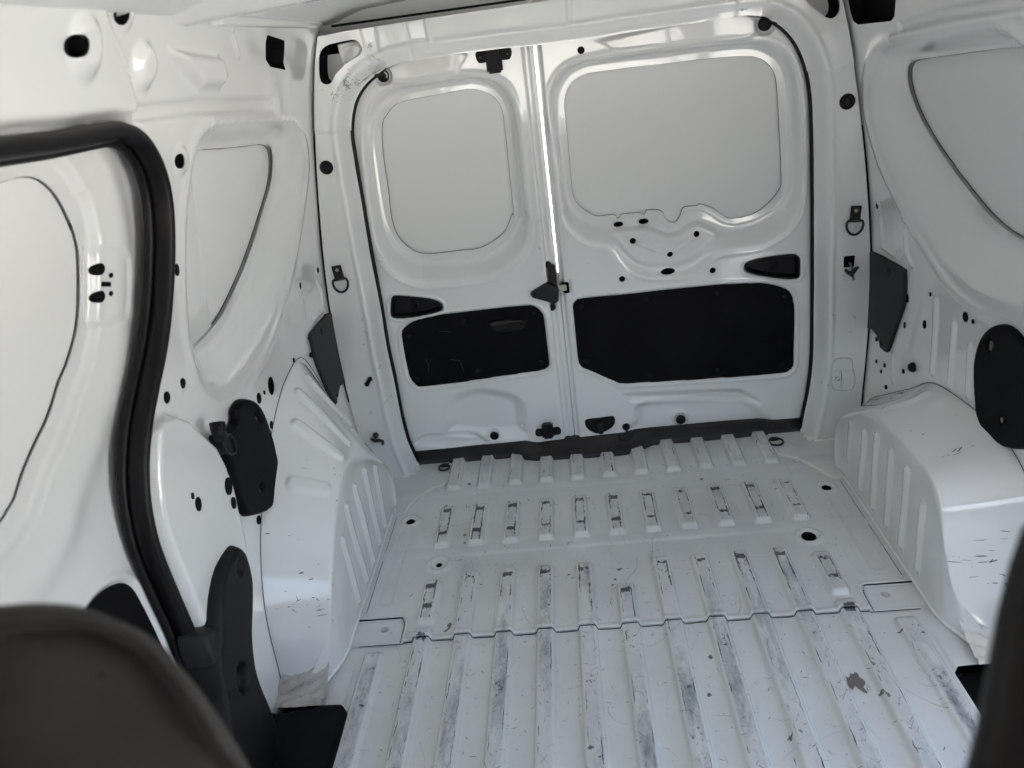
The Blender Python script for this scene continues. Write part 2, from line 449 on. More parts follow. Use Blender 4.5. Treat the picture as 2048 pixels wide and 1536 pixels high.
def grime(q):
    g = np.zeros(len(q))
    for i, (x, y0, y1, k) in enumerate(ribs):
        m_ = np.abs(q[:, 0] - x) < .02
        a = q[m_]; ly = a[:, 1]
        v = S((.0145 - np.abs(a[:, 0] - x)) / .004) * S((ly - y0) / .02) * S((y1 - ly) / .02)
        v *= (.55 + .45 * np.sin(ly * 9 + i * 1.7)) if k in (4, 5) else .35
        g[m_] = np.maximum(g[m_], v)
    return g
def seam_pts(y, up, n=420, x0=-.4975, x1=.4975):
    xs = np.linspace(x0, x1, n); q = np.stack([xs, np.full(n, y)], 1); return [(a, y, z + up) for a, z in zip(xs, floor_h(q))]
AT = {'wear': wear, 'grime': grime}
floor_root = empty('floor', (0, 1.3, 0)); floor_root['kind'] = 'structure'
notch = lambda s_: [(s_ * .497, 1.30), (s_ * .497, 1.405), (s_ * .503, 1.425), (s_ * .515, 1.4335), (s_ * .7, 1.4335), (s_ * .7, 1.30)]
rear_out = np.array([(-.62, 1.4335), (-.513, 1.4335), (-.503, 1.428), (-.4975, 1.412), (-.4975, 1.352), (.4975, 1.352), (.4975, 1.412), (.503, 1.428), (.513, 1.4335),
                     (.62, 1.4335), (.625, 1.7), (.625, 1.86), (.78, 2.0), (.78, 2.24), (-.78, 2.24), (-.78, 2.0), (-.625, 1.86), (-.625, 1.7)])
holes_f = [ell((s_ * .558, 1.830), .0125, .0135) for s_ in (-1, 1)] + [ell((.452, 1.623), .0175, .019), ell((-.452, 1.623), .008, .009)]
rp = sheet('rear_panel', FL, rear_out, rear_h, floorm, floor_root, holes=holes_f, du=.003, dv=.0045, attrs=AT)
fr_out = np.array([(-.78, .10), (.78, .10), (.78, 1.0), (.585, 1.0), (.585, 1.17), (.60, 1.19), (.78, 1.2), (.78, 1.36), (-.78, 1.36), (-.78, 1.2), (-.60, 1.19), (-.585, 1.17), (-.585, 1.0), (-.78, 1.0)])
def fr_h(q): return floor_h(q) - .004 * S((np.abs(q[:, 0]) - .585) / .012) * S((1.30 - q[:, 1]) / .03) - .001
sheet('front_panel', FL, fr_out, fr_h, floorm, floor_root, du=.003, dv=.006, attrs=AT)
tube('seam_bead', seam_pts(1.357, .0035), .0032, paint, floor_root, 8)
tube('seam_shadow_gap', seam_pts(1.3520, .0002), .0007, dark, floor_root, 6)  # dark tube: the shade under the lap is put into its colour
for s_ in (-1, 1): tube('seam_bead', [(s_ * .4975 + s_ * .0125 * k, 1.353, .001) for k in range(9)], .003, paint, floor_root, 8); tube('seam_shadow_gap', [(s_ * .4975 + s_ * .0125 * k, 1.3490, .0) for k in range(9)], .0007, dark, floor_root, 6)
for s_ in (-1, 1):
    nb = smooth_open([(s_ * .4985, 1.353), (s_ * .4985, 1.38), (s_ * .4985, 1.405), (s_ * .503, 1.425), (s_ * .516, 1.4355), (s_ * .56, 1.4365), (s_ * .598, 1.4375), (s_ * .606, 1.455)], 5)
    tube('edge_bead', [(a, b, .005) for a, b in nb], .0022, paint, floor_root, 8); tube('edge_gap', [(a + s_ * .0045, b - .0045, .0042) for a, b in nb[:-6]], .0006, dark, floor_root, 5)
    cb = smooth_open([(s_ * .48, 2.13), (s_ * .48, 2.06), (s_ * .482, 2.018), (s_ * .497, 2.000), (s_ * .522, 1.988), (s_ * .548, 1.950), (s_ * .570, 1.905), (s_ * .580, 1.872), (s_ * .596, 1.866), (s_ * .607, 1.868), (s_ * .612, 1.895)], 5)
    tube('corner_bead', [(a, b, .0085) for a, b in cb], .0034, wmastic, floor_root, 8)
    tube('flange_gap', [(s_ * .6015, 1.455 + .02 * k, .0052) for k in range(21)], .0006, dark, floor_root, 5)
for s_ in (-1, 1):                                # small flat lashing plates let into the rear panel beside the arches
    po = np.array([(s_ * .499, 1.346), (s_ * .499, 1.432), (s_ * .62, 1.432), (s_ * .62, 1.346)])
    sc_ = (s_ * .548, 1.400)
    def lh(q, s_=s_, sc_=sc_):
        h = .0015 + .0022 * S((.007 - np.abs(q[:, 1] - 1.349)) / .004)
        h = h + groove(q, np.array([(s_ * .50, 1.36), (s_ * .504, 1.42), (s_ * .515, 1.428), (s_ * .62, 1.429)]), .004, .0025)
        return h - .004 * S((.011 - np.hypot(q[:, 0] - sc_[0], q[:, 1] - sc_[1])) / .004) + rib(q, np.array([(s_ * .545 - .012, 1.421), (s_ * .545 + .012, 1.421)]), .002, .0015)
    o = sheet('lashing_plate', FL, po, lh, floorm, floor_root, du=.002)
    lathe('screw', (sc_[0], sc_[1], -.001), (0, 0, 1), [(.0075, 0), (.0075, .002), (.005, .0028), (.0045, .001), (0.001, .001)], primer, floor_root, 18)
for hh, c in zip(holes_f, (None,) * 4): cup('drain_hole', FL, hh, .0, .02, dark, floor_root)
# weld-bead pimples
def pimple(x, y, z=0.0, r=.004): return lathe('weld_pimple', (x, y, z - .0006), (0, 0, 1), [(r, 0), (r * .8, .0016), (r * .4, .0024), (.0003, .0026)], paint, floor_root, 12)
for x, y in [(-.598 + .0, 1.745), (-.598, 1.655), (-.597, 1.56), (.598, 1.745), (.598, 1.655), (.597, 1.56)]: pimple(x, y, .005, .005)
for k in range(10):
    for y in (1.185, 1.32 + .004 * (k % 3), 1.43): 
        if rng.random() < .95: pimple(RX[k] + .0455 + rng.uniform(-.006, .006), y + rng.uniform(-.01, .01), .001 + (.0035 if y > 1.35 else 0), .0038)

# ------------------------------------------------------------------ wheel arches
def bspline_rows(ctrl, n):
    """quadratic B-spline across control curves: ctrl [k][m,3] -> [n][m,3]"""
    ctrl = np.array(ctrl); k = len(ctrl); out = []
    cp = [ctrl[0]] + [ctrl[i] for i in range(1, k - 1)] + [ctrl[-1]]
    segs = k - 2
    for j in range(n):
        u = j / (n - 1) * segs; i = min(int(u), segs - 1); t = u - i
        p0 = cp[i] if i == 0 else (cp[i] + cp[i + 1]) / 2
        p1 = cp[i + 1]; p2 = cp[i + 2] if i == segs - 1 else (cp[i + 1] + cp[i + 2]) / 2
        out.append((1 - t) ** 2 * p0 + 2 * t * (1 - t) * p1 + t * t * p2)
    return np.array(out)
from mathutils.bvhtree import BVHTree
def seg3(Q, line):
    d = np.full(len(Q), 9.0)
    for a, b in zip(line[:-1], line[1:]):
        ab = b - a; t = np.clip(((Q - a) @ ab) / max(ab @ ab, 1e-12), 0, 1); d = np.minimum(d, np.linalg.norm(Q - a - t[:, None] * ab, axis=1))
    return d
def cast_px(bv, p):
    r_ = Vector(ray(p)).normalized(); h_ = bv.ray_cast(Vector(CAM), r_); return None if h_[0] is None else (np.array(h_[0]), np.array(h_[1]))
def arch(name, s_, base, crest, wall, ribs_px, label):
    NS = 220
    b, c, w_ = [smooth_open(np.array(k), 12) for k in (base, crest, wall)]
    m_ = c * .5 + w_ * .5
    ctrl = [b, b * .75 + c * .25, b * .18 + c * .82, c * .995 + b * .005, c * .87 + m_ * .13, m_, m_ * .35 + w_ * .65, w_]
    G = bspline_rows(ctrl, 170)                 # [across][along]
    A = G.shape[1]; t = np.linspace(0, A - 1, NS); i0 = np.clip(t.astype(int), 0, A - 2); fr = (t - i0)[None, :, None]
    G = G[:, i0] * (1 - fr) + G[:, i0 + 1] * fr
    du = np.gradient(G, axis=0); dv = np.gradient(G, axis=1); N = np.cross(du, dv); N /= np.linalg.norm(N, axis=2, keepdims=True) + 1e-9
    cen = np.array([s_ * .75, 1.6, 0.0]); sg = np.sign(((G - cen) * N).sum(2)); N = (N * np.sign(np.median(sg))).reshape(-1, 3)
    a_, b_ = G.shape[:2]; I, J = np.meshgrid(np.arange(a_ - 1), np.arange(b_ - 1), indexing='ij'); I = I.ravel(); J = J.ravel()
    f = np.stack([I * b_ + J, (I + 1) * b_ + J, (I + 1) * b_ + J + 1, I * b_ + J + 1], 1).tolist()
    Q = G.reshape(-1, 3); bv = BVHTree.FromPolygons([tuple(v) for v in Q], f)
    D = .0010 * np.sin(Q[:, 1] * 30) * np.sin(Q[:, 2] * 26)
    for tagd, pts, r_, hh in ribs_px:
        pp = P(tagd, *pts); dense = [np.array(pp[i]) * (1 - k / 6) + np.array(pp[i + 1]) * (k / 6) for i in range(len(pp) - 1) for k in range(6)] + [np.array(pp[-1])]
        l3 = [h_[0] for h_ in (cast_px(bv, p) for p in dense) if h_ is not None]
        if len(l3) < 2: continue
        D += hh * S((r_ - seg3(Q, np.array(l3))) / (r_ * .55))
    Q = Q + N * D[:, None]
    root = empty(name, (s_ * .66, 1.5, 0)); tag(root, label, 'wheel arch')
    mesh_obj('arch_shell', Q, f, paint, root)
    ed = [(s_ * (W(z) - .0015), y, z) for x, y, z in G[-1][::4]] ; tube('arch_seam', ed, .0007, dark, root, 5)
    root['_'] = 0; del root['_']
    arch.bv[s_] = BVHTree.FromPolygons([tuple(v) for v in Q], f)
    return root
arch.bv = {}
# right arch
def XP(x, tagd, *pts): return [tuple(hit(0, x, p)[1:]) for p in P(tagd, *pts)]
rb = [(.620, 1.912, 0), (.620, 1.85, 0), (.620, 1.77, 0), (.620, 1.68, 0), (.620, 1.58, 0), (.620, 1.48, 0), (.618, 1.40, 0), (.618, 1.35, 0), (.620, 1.32, 0), (.628, 1.29, 0), (.650, 1.255, 0), (.69, 1.235, 0)]
rc = [(.606, 1.918, .02), (.602, 1.915, .14), (.602, 1.845, .205), (.602, 1.745, .262), (.602, 1.64, .293), (.602, 1.53, .300), (.602, 1.44, .302), (.602, 1.37, .296), (.604, 1.325, .255), (.610, 1.305, .18), (.625, 1.28, .10), (.660, 1.252, .04)]
rw = [(.745, 2.10, .0), (.745, 2.05, .13), (.745, 1.93, .21), (.745, 1.80, .285), (.745, 1.70, .345), (.745, 1.57, .366), (.745, 1.46, .370), (.745, 1.36, .358), (.745, 1.285, .315), (.745, 1.262, .24), (.745, 1.248, .14), (.745, 1.235, .0)]
ribR = [('D4', p, .0125, .0065) for p in (((995, 385), (968, 740)), ((1078, 405), (1048, 860)), ((1173, 515), (1140, 975)), ((1277, 635), (1238, 1115)), ((1385, 860), (1343, 1270)))]
ribR += [('D4', ((1150, 215), (1300, 170), (1400, 120)), .016, .003), ('D4', ((905, 330), (880, 560)), .012, .002)]
archr = arch('wheel_arch', 1, rb, rc, rw, ribR, 'white ribbed wheel arch beside the right wall with scuffed inner edge')
# left arch: taller, with slanting ribs on its rear shoulder
lb = [(-x, y, z) for x, y, z in rb]
lc = [(-.606, 1.905, .02), (-.602, 1.90, .115), (-.602, 1.845, .185), (-.602, 1.76, .250), (-.604, 1.66, .308), (-.605, 1.58, .335), (-.605, 1.51, .330), (-.605, 1.43, .295), (-.607, 1.37, .245), (-.612, 1.32, .18), (-.626, 1.285, .10), (-.660, 1.255, .04)]
lw = [(-.745, 2.10, .0), (-.745, 2.06, .16), (-.745, 1.98, .29), (-.745, 1.90, .41), (-.745, 1.80, .525), (-.745, 1.67, .525), (-.745, 1.56, .48), (-.745, 1.45, .405), (-.745, 1.35, .32), (-.745, 1.285, .23), (-.745, 1.25, .14), (-.745, 1.235, .0)]
ribL = [('D2', p, .0125, .0065) for p in (((825, 620), (890, 990)), ((755, 640), (855, 1100)), ((690, 750), (815, 1220)), ((635, 880), (765, 1340)), ((610, 1100), (715, 1480)))]
ribL += [('D2', ((385, 25), (530, 190), (680, 350)), .015, .007), ('D2', ((325, 125), (480, 270), (635, 430)), .019, .007), ('D2', ((310, 330), (440, 425), (590, 530)), .019, .007), ('D2', ((290, 715), (490, 750)), .021, .006)]
archl = arch('wheel_arch', -1, lb, lc, lw, ribL, 'taller white wheel arch with slanting ribs beside the left wall')
for s_, rt in ((1, archr), (-1, archl)):          # folded flange along the floor and the brushed sealer at the front foot
    pts = [(s_ * .617, 1.92 - .06 * k, .006) for k in range(10)] + [(s_ * .618, 1.33, .004), (s_ * .626, 1.29, .004), (s_ * .643, 1.25, .004), (s_ * .655, 1.22, .004)]
    tube('flange_bead', pts, .0045, paint, rt, 8)
    import itertools
    V = []; n1 = 18; n2 = 14
    for i in range(n1):
        for j in range(n2):
            a = i / (n1 - 1); b = j / (n2 - 1)
            x = .636 + .105 * a; y = 1.185 + (.095 - .035 * a) * b
            z = .006 + .034 * b ** 2 + .0022 * math.sin(i * 1.9 + j * 2.3) + .0015 * math.sin(i * 4.1 - j) + .003 * math.sin(j * 1.6 + .5 * i)
            V.append((s_ * x, y, z * (1 if b > 0 else 0.2)))
    fs = [(i * n2 + j, (i + 1) * n2 + j, (i + 1) * n2 + j + 1, i * n2 + j + 1) for i in range(n1 - 1) for j in range(n2 - 1)]
    mesh_obj('sealer_patch', V, fs, mastic if s_ < 0 else wmastic, rt)

# ------------------------------------------------------------------ rear frame and doors
RF = Plane('rear', 2.08)
RD = Plane('rear', 2.150)
OPEN = P('P', (1067, 91), (1000, 97), (825, 121), (775, 137), (742, 158), (720, 185), (708, 215), (703, 260), (709, 310), (724, 400), (741, 500), (760, 600), (775, 690), (790, 760),
         (800, 815), (812, 865), (822, 893), (838, 915), (850, 950), (1100, 930), (1350, 900), (1580, 880), (1598, 845), (1608, 822), (1616, 785), (1622, 740), (1625, 690), (1626, 600), (1626, 500), (1626, 400), (1624, 250),
         (1620, 180), (1610, 130), (1592, 88), (1566, 57), (1535, 38), (1500, 32), (1472, 33), (1393, 45), (1303, 57.5), (1260, 63.6), (1151, 80))
open_uv = Plane('rear', 2.135).uv(OPEN)
open_uv[:, 1] = np.where(open_uv[:, 1] < .05, np.minimum(open_uv[:, 1], .0), open_uv[:, 1])
cz = np.linspace(-.01, 1.243, 40)
outer = [(W(z) - .006, z) for z in cz] + [(.55, 1.246), (.3, 1.250), (0, 1.252), (-.3, 1.250), (-.55, 1.246)] + [(-(W(z) - .006), z) for z in cz[::-1]]
cornL = RF.uv(P('A2', (460, 370), (475, 330), (510, 300), (560, 285), (680, 262), (720, 280), (745, 330), (720, 370), (640, 420), (570, 490), (540, 545), (510, 558), (475, 545), (460, 500), (458, 430)))
cornR = RF.uv(P('A4', (560, -60), (600, 0), (650, 45), (690, 80), (730, 110), (770, 122), (805, 105), (826, 60), (822, 0), (800, -60), (740, -100), (640, -100)))
frame_root = empty('door_frame', (0, 2.08, 0)); frame_root['kind'] = 'structure'
openS = smooth_closed(open_uv, 3)
seamL = RF.uv(P('A2', (425, 875), (540, 885), (620, 885), (672, 870))); seamL2 = RF.uv(P('A2', (1010, 95), (1040, 200), (1060, 320), (1075, 400)))
seamR = RF.uv(P('A4', (640, 470), (700, 488), (800, 470), (925, 420))); seamR2 = RF.uv(P('A3', (1570, 0), (1565, 60), (1558, 105)))
beads = [RF.uv(P('A2', (1155, 75), (1190, 265))), RF.uv(P('A3', (455, 0), (458, 150)))]
plateW = RF.uv(P('B4', (800, 1050), (905, 1045), (915, 1110), (930, 1160), (915, 1250), (790, 1250), (775, 1180), (780, 1110)))
def frame_h(q):
    s = sd_poly(q, openS)
    h = -.055 * (1 - S(np.clip(s, 0, 1) / .030)) * (1 - S((q[:, 1] - 1.135) / .02) * S((.50 - np.abs(q[:, 0])) / .05))
    side = S((np.abs(q[:, 0]) - .60) / .05) * S((1.0 - q[:, 1]) / .1)
    h += .004 * S((.045 - s) / .012) * S(s / .03)                   # rolled lip round the opening
    for l in (seamL, seamR): h += .0022 * S((q[:, 1] - np.interp(q[:, 0], np.sort(l[:, 0]), l[np.argsort(l[:, 0]), 1])) / .003) * (np.abs(q[:, 0]) > .5) 
    h += -.003 * S((-q[:, 0] - .40) / .003) * (q[:, 1] > 1.1) * 0
    for l in beads: h += rib(q, l, .008, .005, .006)
    for l in (seamL2, seamR2): h += groove(q, l, .002, .0022)
    header = S((q[:, 1] - 1.175) / .02) * S((.47 - np.abs(q[:, 0])) / .01)
    h += .004 * header
    return h + .0006 * np.sin(q[:, 1] * 21) * np.sin(q[:, 0] * 33)
wireh = RF.uv(P('B4', (858, 372), (932, 365), (925, 440), (855, 447)))
fp = sheet('frame_sheet', RF, np.array(outer), frame_h, paint, frame_root, holes=[openS, smooth_closed(cornL, 3), smooth_closed(cornR, 3), wireh], du=.0032)
cup('opening_recess', RF, smooth_closed(cornL, 3), 0, .09, dark, frame_root); cup('opening_recess', RF, smooth_closed(cornR, 3), 0, .09, dark, frame_root); cup('opening_recess', RF, wireh, 0, .03, dark, frame_root)
# bracket seen through the left corner hole
cl = RF.uv(P('A2', (555, 295), (700, 260), (760, 330), (600, 470))); bx = Plane('rear', 2.11)
plate('inner_bracket', bx, cl, 0, .003, paint, frame_root, holes=[smooth_closed(bx.uv(P('A2', (605, 330), (640, 300), (720, 290), (735, 330), (700, 390), (640, 415), (610, 380))), 3)])
plate('stamped_plate', RF, smooth_closed(plateW, 2), .0, .006, paint, frame_root, bev=.004, du=.002,
      extra=lambda q: groove(q, RF.uv(P('B4', (775, 1120), (905, 1115))), .002, .002) + groove(q, RF.uv(P('B4', (835, 1130), (840, 1240))), .002, .002))
for s_, z0, z1 in ((-1, .27, 1.03), (1, .09, .88)):
    tube('seam_gap', [(s_ * (W(z) - .0035), 2.083, z) for z in np.linspace(z0, z1, 40)], .0034, dark, frame_root, 6)
tube('plate_edge', [(a, 2.0795, b) for a, b in smooth_closed(plateW, 2)], .0011, primer, frame_root, 5, closed=True)
# pillar feet: collar with sealer
for s_ in (-1, 1):
    tube('sealer_bead', [(s_ * (.60 + .012 * k), 2.075 - .002 * math.sin(k), .006) for k in range(12)], [.006 + .002 * math.sin(k * 1.7) for k in range(12)], wmastic, frame_root, 8)
    tube('sealer_bead', [(s_ * (.588 + .004 * math.sin(k * 1.3)), 2.08 + .009 * k, .008) for k in range(9)], [.008 + .003 * math.sin(k * 2.1) for k in range(9)], wmastic, frame_root, 8)
# jamb return behind the opening and outer rubber seal
def loop3(uv, y): return [(a, y, b) for a, b in uv]
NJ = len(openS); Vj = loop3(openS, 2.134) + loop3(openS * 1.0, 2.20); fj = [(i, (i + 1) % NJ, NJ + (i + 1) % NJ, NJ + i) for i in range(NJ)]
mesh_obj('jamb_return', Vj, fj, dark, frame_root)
path = openS[(openS[:, 1] > -.0)]; k0 = int(np.argmin(np.where(path[:, 0] < -.3, path[:, 1], 9)))
start = [i for i in range(len(openS)) if openS[i, 1] > .0 and openS[i - 1, 1] <= .0]
st = start[0]; seq = []
for k in range(NJ):
    p = openS[(st + k) % NJ]
    if p[1] <= 0: break
    seq.append(p)
sealp = [(p[0] * 1.0, 2.139 if not (p[1] > 1.135 and abs(p[0]) < .47) else 2.17, p[1] + (0.02 if (p[1] > 1.135 and abs(p[0]) < .47) else 0)) for p in seq]
if len(sealp) > 10:
    tag(tube('rear_door_seal', sealp, .0062, rubber, None, 8), 'thin black rubber seal round the rear door opening', 'door seal')

# door shapes
def AR(*a): return sum(a, [])
Lseam = AR(P('A2', (870, 830), (900, 760), (960, 690), (1050, 660), (1200, 632), (1400, 595), (1480, 590), (1560, 610), (1620, 650), (1660, 710), (1680, 800), (1695, 940), (1730, 1280), (1742, 1400), (1735, 1470)),
           P('B2', (1735, 90), (1690, 200), (1620, 265), (1520, 320), (1400, 335), (1270, 350), (1190, 358), (1110, 350), (1040, 310), (970, 230), (935, 130), (920, 20)), P('A2', (915, 1280), (895, 1150), (875, 1000)))
Lmid = AR(P('A2', (808, 900), (830, 780), (880, 690), (960, 640), (1080, 600), (1250, 568), (1400, 545), (1500, 540), (1600, 570), (1670, 640), (1720, 760), (1750, 1000), (1790, 1400)),
          P('B2', (1790, 60), (1770, 150), (1700, 250), (1600, 335), (1480, 375), (1350, 392), (1200, 400), (1120, 395), (1000, 330), (920, 220), (880, 100)), P('A2', (858, 1300), (830, 1100)))
Lout = AR(P('A2', (745, 900), (755, 760), (830, 640), (930, 560), (1100, 540), (1250, 520), (1400, 498), (1520, 495), (1640, 530), (1720, 600), (1775, 750), (1800, 1000), (1840, 1400)),
          P('B2', (1855, 60), (1850, 250), (1820, 350), (1750, 440), (1600, 525), (1400, 555), (1200, 575), (1080, 562), (950, 500), (860, 400), (820, 280), (790, 100)), P('A2', (775, 1300), (750, 1100)))
Rseam = AR(P('A3', (430, 640), (440, 600), (480, 540), (540, 500), (620, 478), (1000, 430), (1400, 385), (1620, 370), (1700, 380), (1760, 410), (1810, 470), (1830, 560), (1840, 700), (1855, 1000), (1862, 1200), (1850, 1250), (1800, 1320),
             (1720, 1390), (1650, 1425), (1560, 1445), (1500, 1440), (1440, 1400), (1390, 1370), (1320, 1350), (1300, 1362), (1215, 1372), (1190, 1430), (1165, 1465), (1130, 1470), (1095, 1450), (1070, 1400), (1030, 1388), (970, 1392),
             (960, 1415), (940, 1418), (920, 1408), (805, 1418), (795, 1435), (770, 1442), (755, 1420), (650, 1430), (600, 1415), (540, 1375), (490, 1310), (470, 1200), (445, 900), (425, 700)))
Rmid = P('A3', (370, 660), (400, 560), (460, 480), (560, 430), (640, 415), (1000, 370), (1400, 325), (1640, 310), (1740, 330), (1830, 390), (1880, 480), (1900, 600), (1910, 900), (1920, 1150), (1900, 1270), (1830, 1370), (1740, 1430),
         (1650, 1470), (1540, 1490), (1460, 1470), (1400, 1430), (1330, 1400), (1250, 1400), (1205, 1440), (1180, 1480), (1130, 1508), (1080, 1490), (1020, 1445), (900, 1435), (740, 1452), (640, 1465), (540, 1430), (470, 1370), (430, 1270), (400, 1050), (380, 850))
Rout = AR(P('A3', (320, 660), (350, 540), (420, 450), (520, 400), (640, 380), (1000, 330), (1400, 285), (1640, 262), (1790, 270), (1900, 340), (1960, 450), (1990, 600), (2005, 900), (2015, 1200), (1990, 1400)),
          P('B3', (1955, 150), (1900, 220), (1800, 285), (1700, 325), (1500, 350), (1420, 380), (1360, 440), (1280, 490), (1180, 515), (1080, 520), (980, 515), (880, 485), (810, 420), (760, 350), (710, 310), (600, 295), (520, 255), (450, 190), (420, 130), (405, 10)), P('A3', (375, 1100), (340, 850)))
Rplat = P('B3', (730, 222), (830, 205), (950, 195), (1020, 210), (1100, 242), (1180, 230), (1240, 190), (1300, 165), (1360, 185), (1430, 228), (1350, 290), (1310, 335), (1250, 375), (1180, 400), (1100, 410), (960, 410), (900, 385), (860, 350), (810, 300), (790, 255))
Lpan = P('B2', (1000, 880), (1020, 840), (1080, 800), (1180, 770), (1300, 750), (1500, 725), (1800, 695), (1880, 700), (1930, 740), (1950, 800), (1965, 950), (1980, 1070), (1965, 1110), (1910, 1130), (1700, 1160), (1400, 1205), (1150, 1235), (1100, 1225), (1060, 1180), (1040, 1120), (1015, 1000))
Rpan = P('B3', (480, 700), (500, 665), (560, 645), (900, 610), (1400, 560), (1650, 548), (1760, 550), (1850, 570), (1910, 600), (1940, 660), (1950, 800), (1942, 1000), (1940, 1090), (1910, 1130), (1840, 1150), (1500, 1175), (1100, 1200), (820, 1215), (770, 1205), (700, 1175), (600, 1130), (540, 1105), (515, 1060), (500, 950), (485, 780))
Lpull = P('B2', (935, 650), (960, 632), (1080, 640), (1200, 655), (1260, 680), (1275, 710), (1260, 735), (1180, 760), (1050, 782), (960, 783), (930, 765), (928, 700))
Rpull = P('B3', (1615, 430), (1650, 405), (1750, 380), (1920, 358), (1970, 370), (1985, 400), (1985, 490), (1965, 520), (1880, 525), (1760, 510), (1660, 490), (1620, 470))
def dd(pts, dep=0): return smooth_closed(RD.uv(pts, -dep), 3)
XS = -.0905                                                     # centre of the gap between the doors
REC = .040
LsU, LmU, LoU = dd(Lseam, REC), dd(Lmid, REC), dd(Lout)
RsU, RmU, RoU, RpU = dd(Rseam, REC), dd(Rmid, REC), dd(Rout), dd(Rplat, .02)
LpnU, RpnU, LplU, RplU = dd(Lpan, .004), dd(Rpan, .004), dd(Lpull), dd(Rpull)
grow = lambda s, g: s - g
Lbul = dd(P('D2', (1290, 420), (1285, 300), (1290, 200), (1340, 130), (1440, 85), (1520, 72), (1700, 100), (1790, 140), (1830, 220), (1835, 320), (1830, 430)))
Ldip = dd(P('D2', (1100, 480), (1120, 395), (1280, 375), (1500, 385), (1560, 470)))
Rbul = dd(P('D3', (800, 130), (900, 108), (1050, 102), (1200, 95), (1520, 80), (1630, 100), (1710, 150), (1730, 195), (1600, 200), (1300, 190), (1000, 195), (860, 185)))
Rlow = dd(P('D3', (880, 420), (868, 300), (880, 210), (940, 165), (1080, 150), (1500, 130), (1650, 160), (1750, 240), (1860, 330), (1880, 420)))
LtopU = dd(P('A2', (850, 420), (1405, 340), (1390, 440), (1350, 500), (1200, 520), (1000, 560), (940, 560)))
RtopU = dd(P('A3', (500, 300), (600, 275), (690, 300), (760, 335), (1000, 310), (1660, 250), (1660, 100), (1400, 100)))
def bead(q, sd, off, wdt, hgt): return hgt * np.exp(-((sd - off) / wdt) ** 2)
def common(q):
    return .0005 * np.sin(q[:, 0] * 27 + 2) * np.sin(q[:, 1] * 23)
gromL_top = RD.uv(P('P', (766, 152)))[0]; gromR_top = RD.uv(P('P', (1530.5, 48)))[0]
gromL_bot = RD.uv(P('P', (988.5, 872)))[0]; gromR_bot = RD.uv(P('P', (1361, 838)))[0]
rng_w = np.random.default_rng(3)
def doorL_h(q):
    h = common(q); so_ = sd_poly(q, LoU); sm = sd_poly(q, LmU); ss = sd_poly(q, LsU)
    h -= REC * blend(so_, sm); h -= .003 * S((sm + .0) / -.004) ; h -= .006 * S(-ss / .002)
    h += bead(q, so_, .004, .005, .0015)
    sp = sd_poly(q, LpnU); h += bead(q, sp, .007, .004, .0035); h -= .005 * S((.003 - sp) / .004)
    s2 = sd_poly(q, LplU); h += bead(q, s2, .006, .003, .0028); h -= .004 * S((.002 - s2) / .003)
    h -= .022 * S((-sd_poly(q, Lbul)) / .042) * S((q[:, 1] - .04) / .03)
    h -= .012 * S(-sd_poly(q, Ldip) / .02)
    h += .004 * S(-sd_poly(q, LtopU) / .004)
    h += disc(q, gromL_top, .026, -.009, .008) + disc(q, gromL_bot, .024, .003, .006) + disc(q, gromL_bot, .016, -.003, .003)
    # flange step towards the gap
    e = XS - .034
    h -= .016 * S((q[:, 0] - e) / .007)
    h += .004 * np.exp(-((q[:, 0] - (XS - .012)) / .004) ** 2)
    h -= .02 * S((-.60 - q[:, 0] + (1.2 - q[:, 1]) * 0) / .02) * 0
    return h
def doorR_h(q):
    h = common(q); so_ = sd_poly(q, RoU); sm = sd_poly(q, RmU); ss = sd_poly(q, RsU); spl_ = sd_poly(q, RpU)
    rec = -REC * blend(so_, sm)
    pl = S((-spl_ + .010) / .016)
    h += rec * (1 - pl) + (-.016) * pl * (rec < 0) ; h -= .006 * S(-ss / .002)
    h -= .003 * S(sm / -.004) * (1 - pl)
    h += bead(q, so_, .004, .005, .0015)
    for l in (RD.uv(P('B3', (880, 270), (1120, 350)), -.016), RD.uv(P('B3', (1120, 350), (1298, 228)), -.016)): h += rib(q, l, .010, .0035, .004)
    sp = sd_poly(q, RpnU); h += bead(q, sp, .007, .004, .0035); h -= .005 * S((.003 - sp) / .004)
    s2 = sd_poly(q, RplU); h += bead(q, s2, .006, .003, .0028); h -= .004 * S((.002 - s2) / .003)
    h -= .012 * S(-sd_poly(q, Rbul) / .024)
    h -= .016 * S(-sd_poly(q, Rlow) / .035)
    h += .0035 * S(-sd_poly(q, RtopU) / .006)
    h += disc(q, gromR_top, .028, -.009, .008) + disc(q, gromR_bot, .028, .009, .010) + disc(q, gromR_bot, .0175, -.004, .004)
    h -= .013 * S((XS + .016 - q[:, 0]) / .006)
    # recess for the striker
    st_ = RD.uv([(1000 + 1330 / 10.24, 480 + 990 / 10.24)])[0]
    h -= .006 * S((.020 - np.maximum(np.abs(q[:, 0] - st_[0]) , np.abs(q[:, 1] - st_[1]) * .8)) / .006)
    return h
def gapx(z, s_):
    wd = np.interp(z, [0, .50, .60, .72, 1.3], [.002, .0024, .0042, .0050, .0050]); return XS + s_ * wd * (.5 if s_ < 0 else .5)
zz = np.linspace(-.02, 1.2, 25)
Lo = [(-.66, -.02)] + [(gapx(z, -1), z) for z in zz] + [(-.66, 1.2)]
Ro = [(gapx(z, 1), z) for z in zz][::-1] + [(.66, -.02), (.66, 1.2)]; Ro = [(gapx(z, 1), z) for z in zz] + [(.66, 1.2), (.66, -.02)]
st_uv = RD.uv([(1000 + a / 10.24, 480 + b / 10.24) for a, b in ((1255, 905), (1290, 880), (1390, 870), (1410, 890), (1430, 1080), (1410, 1100), (1330, 1105), (1270, 1060))])
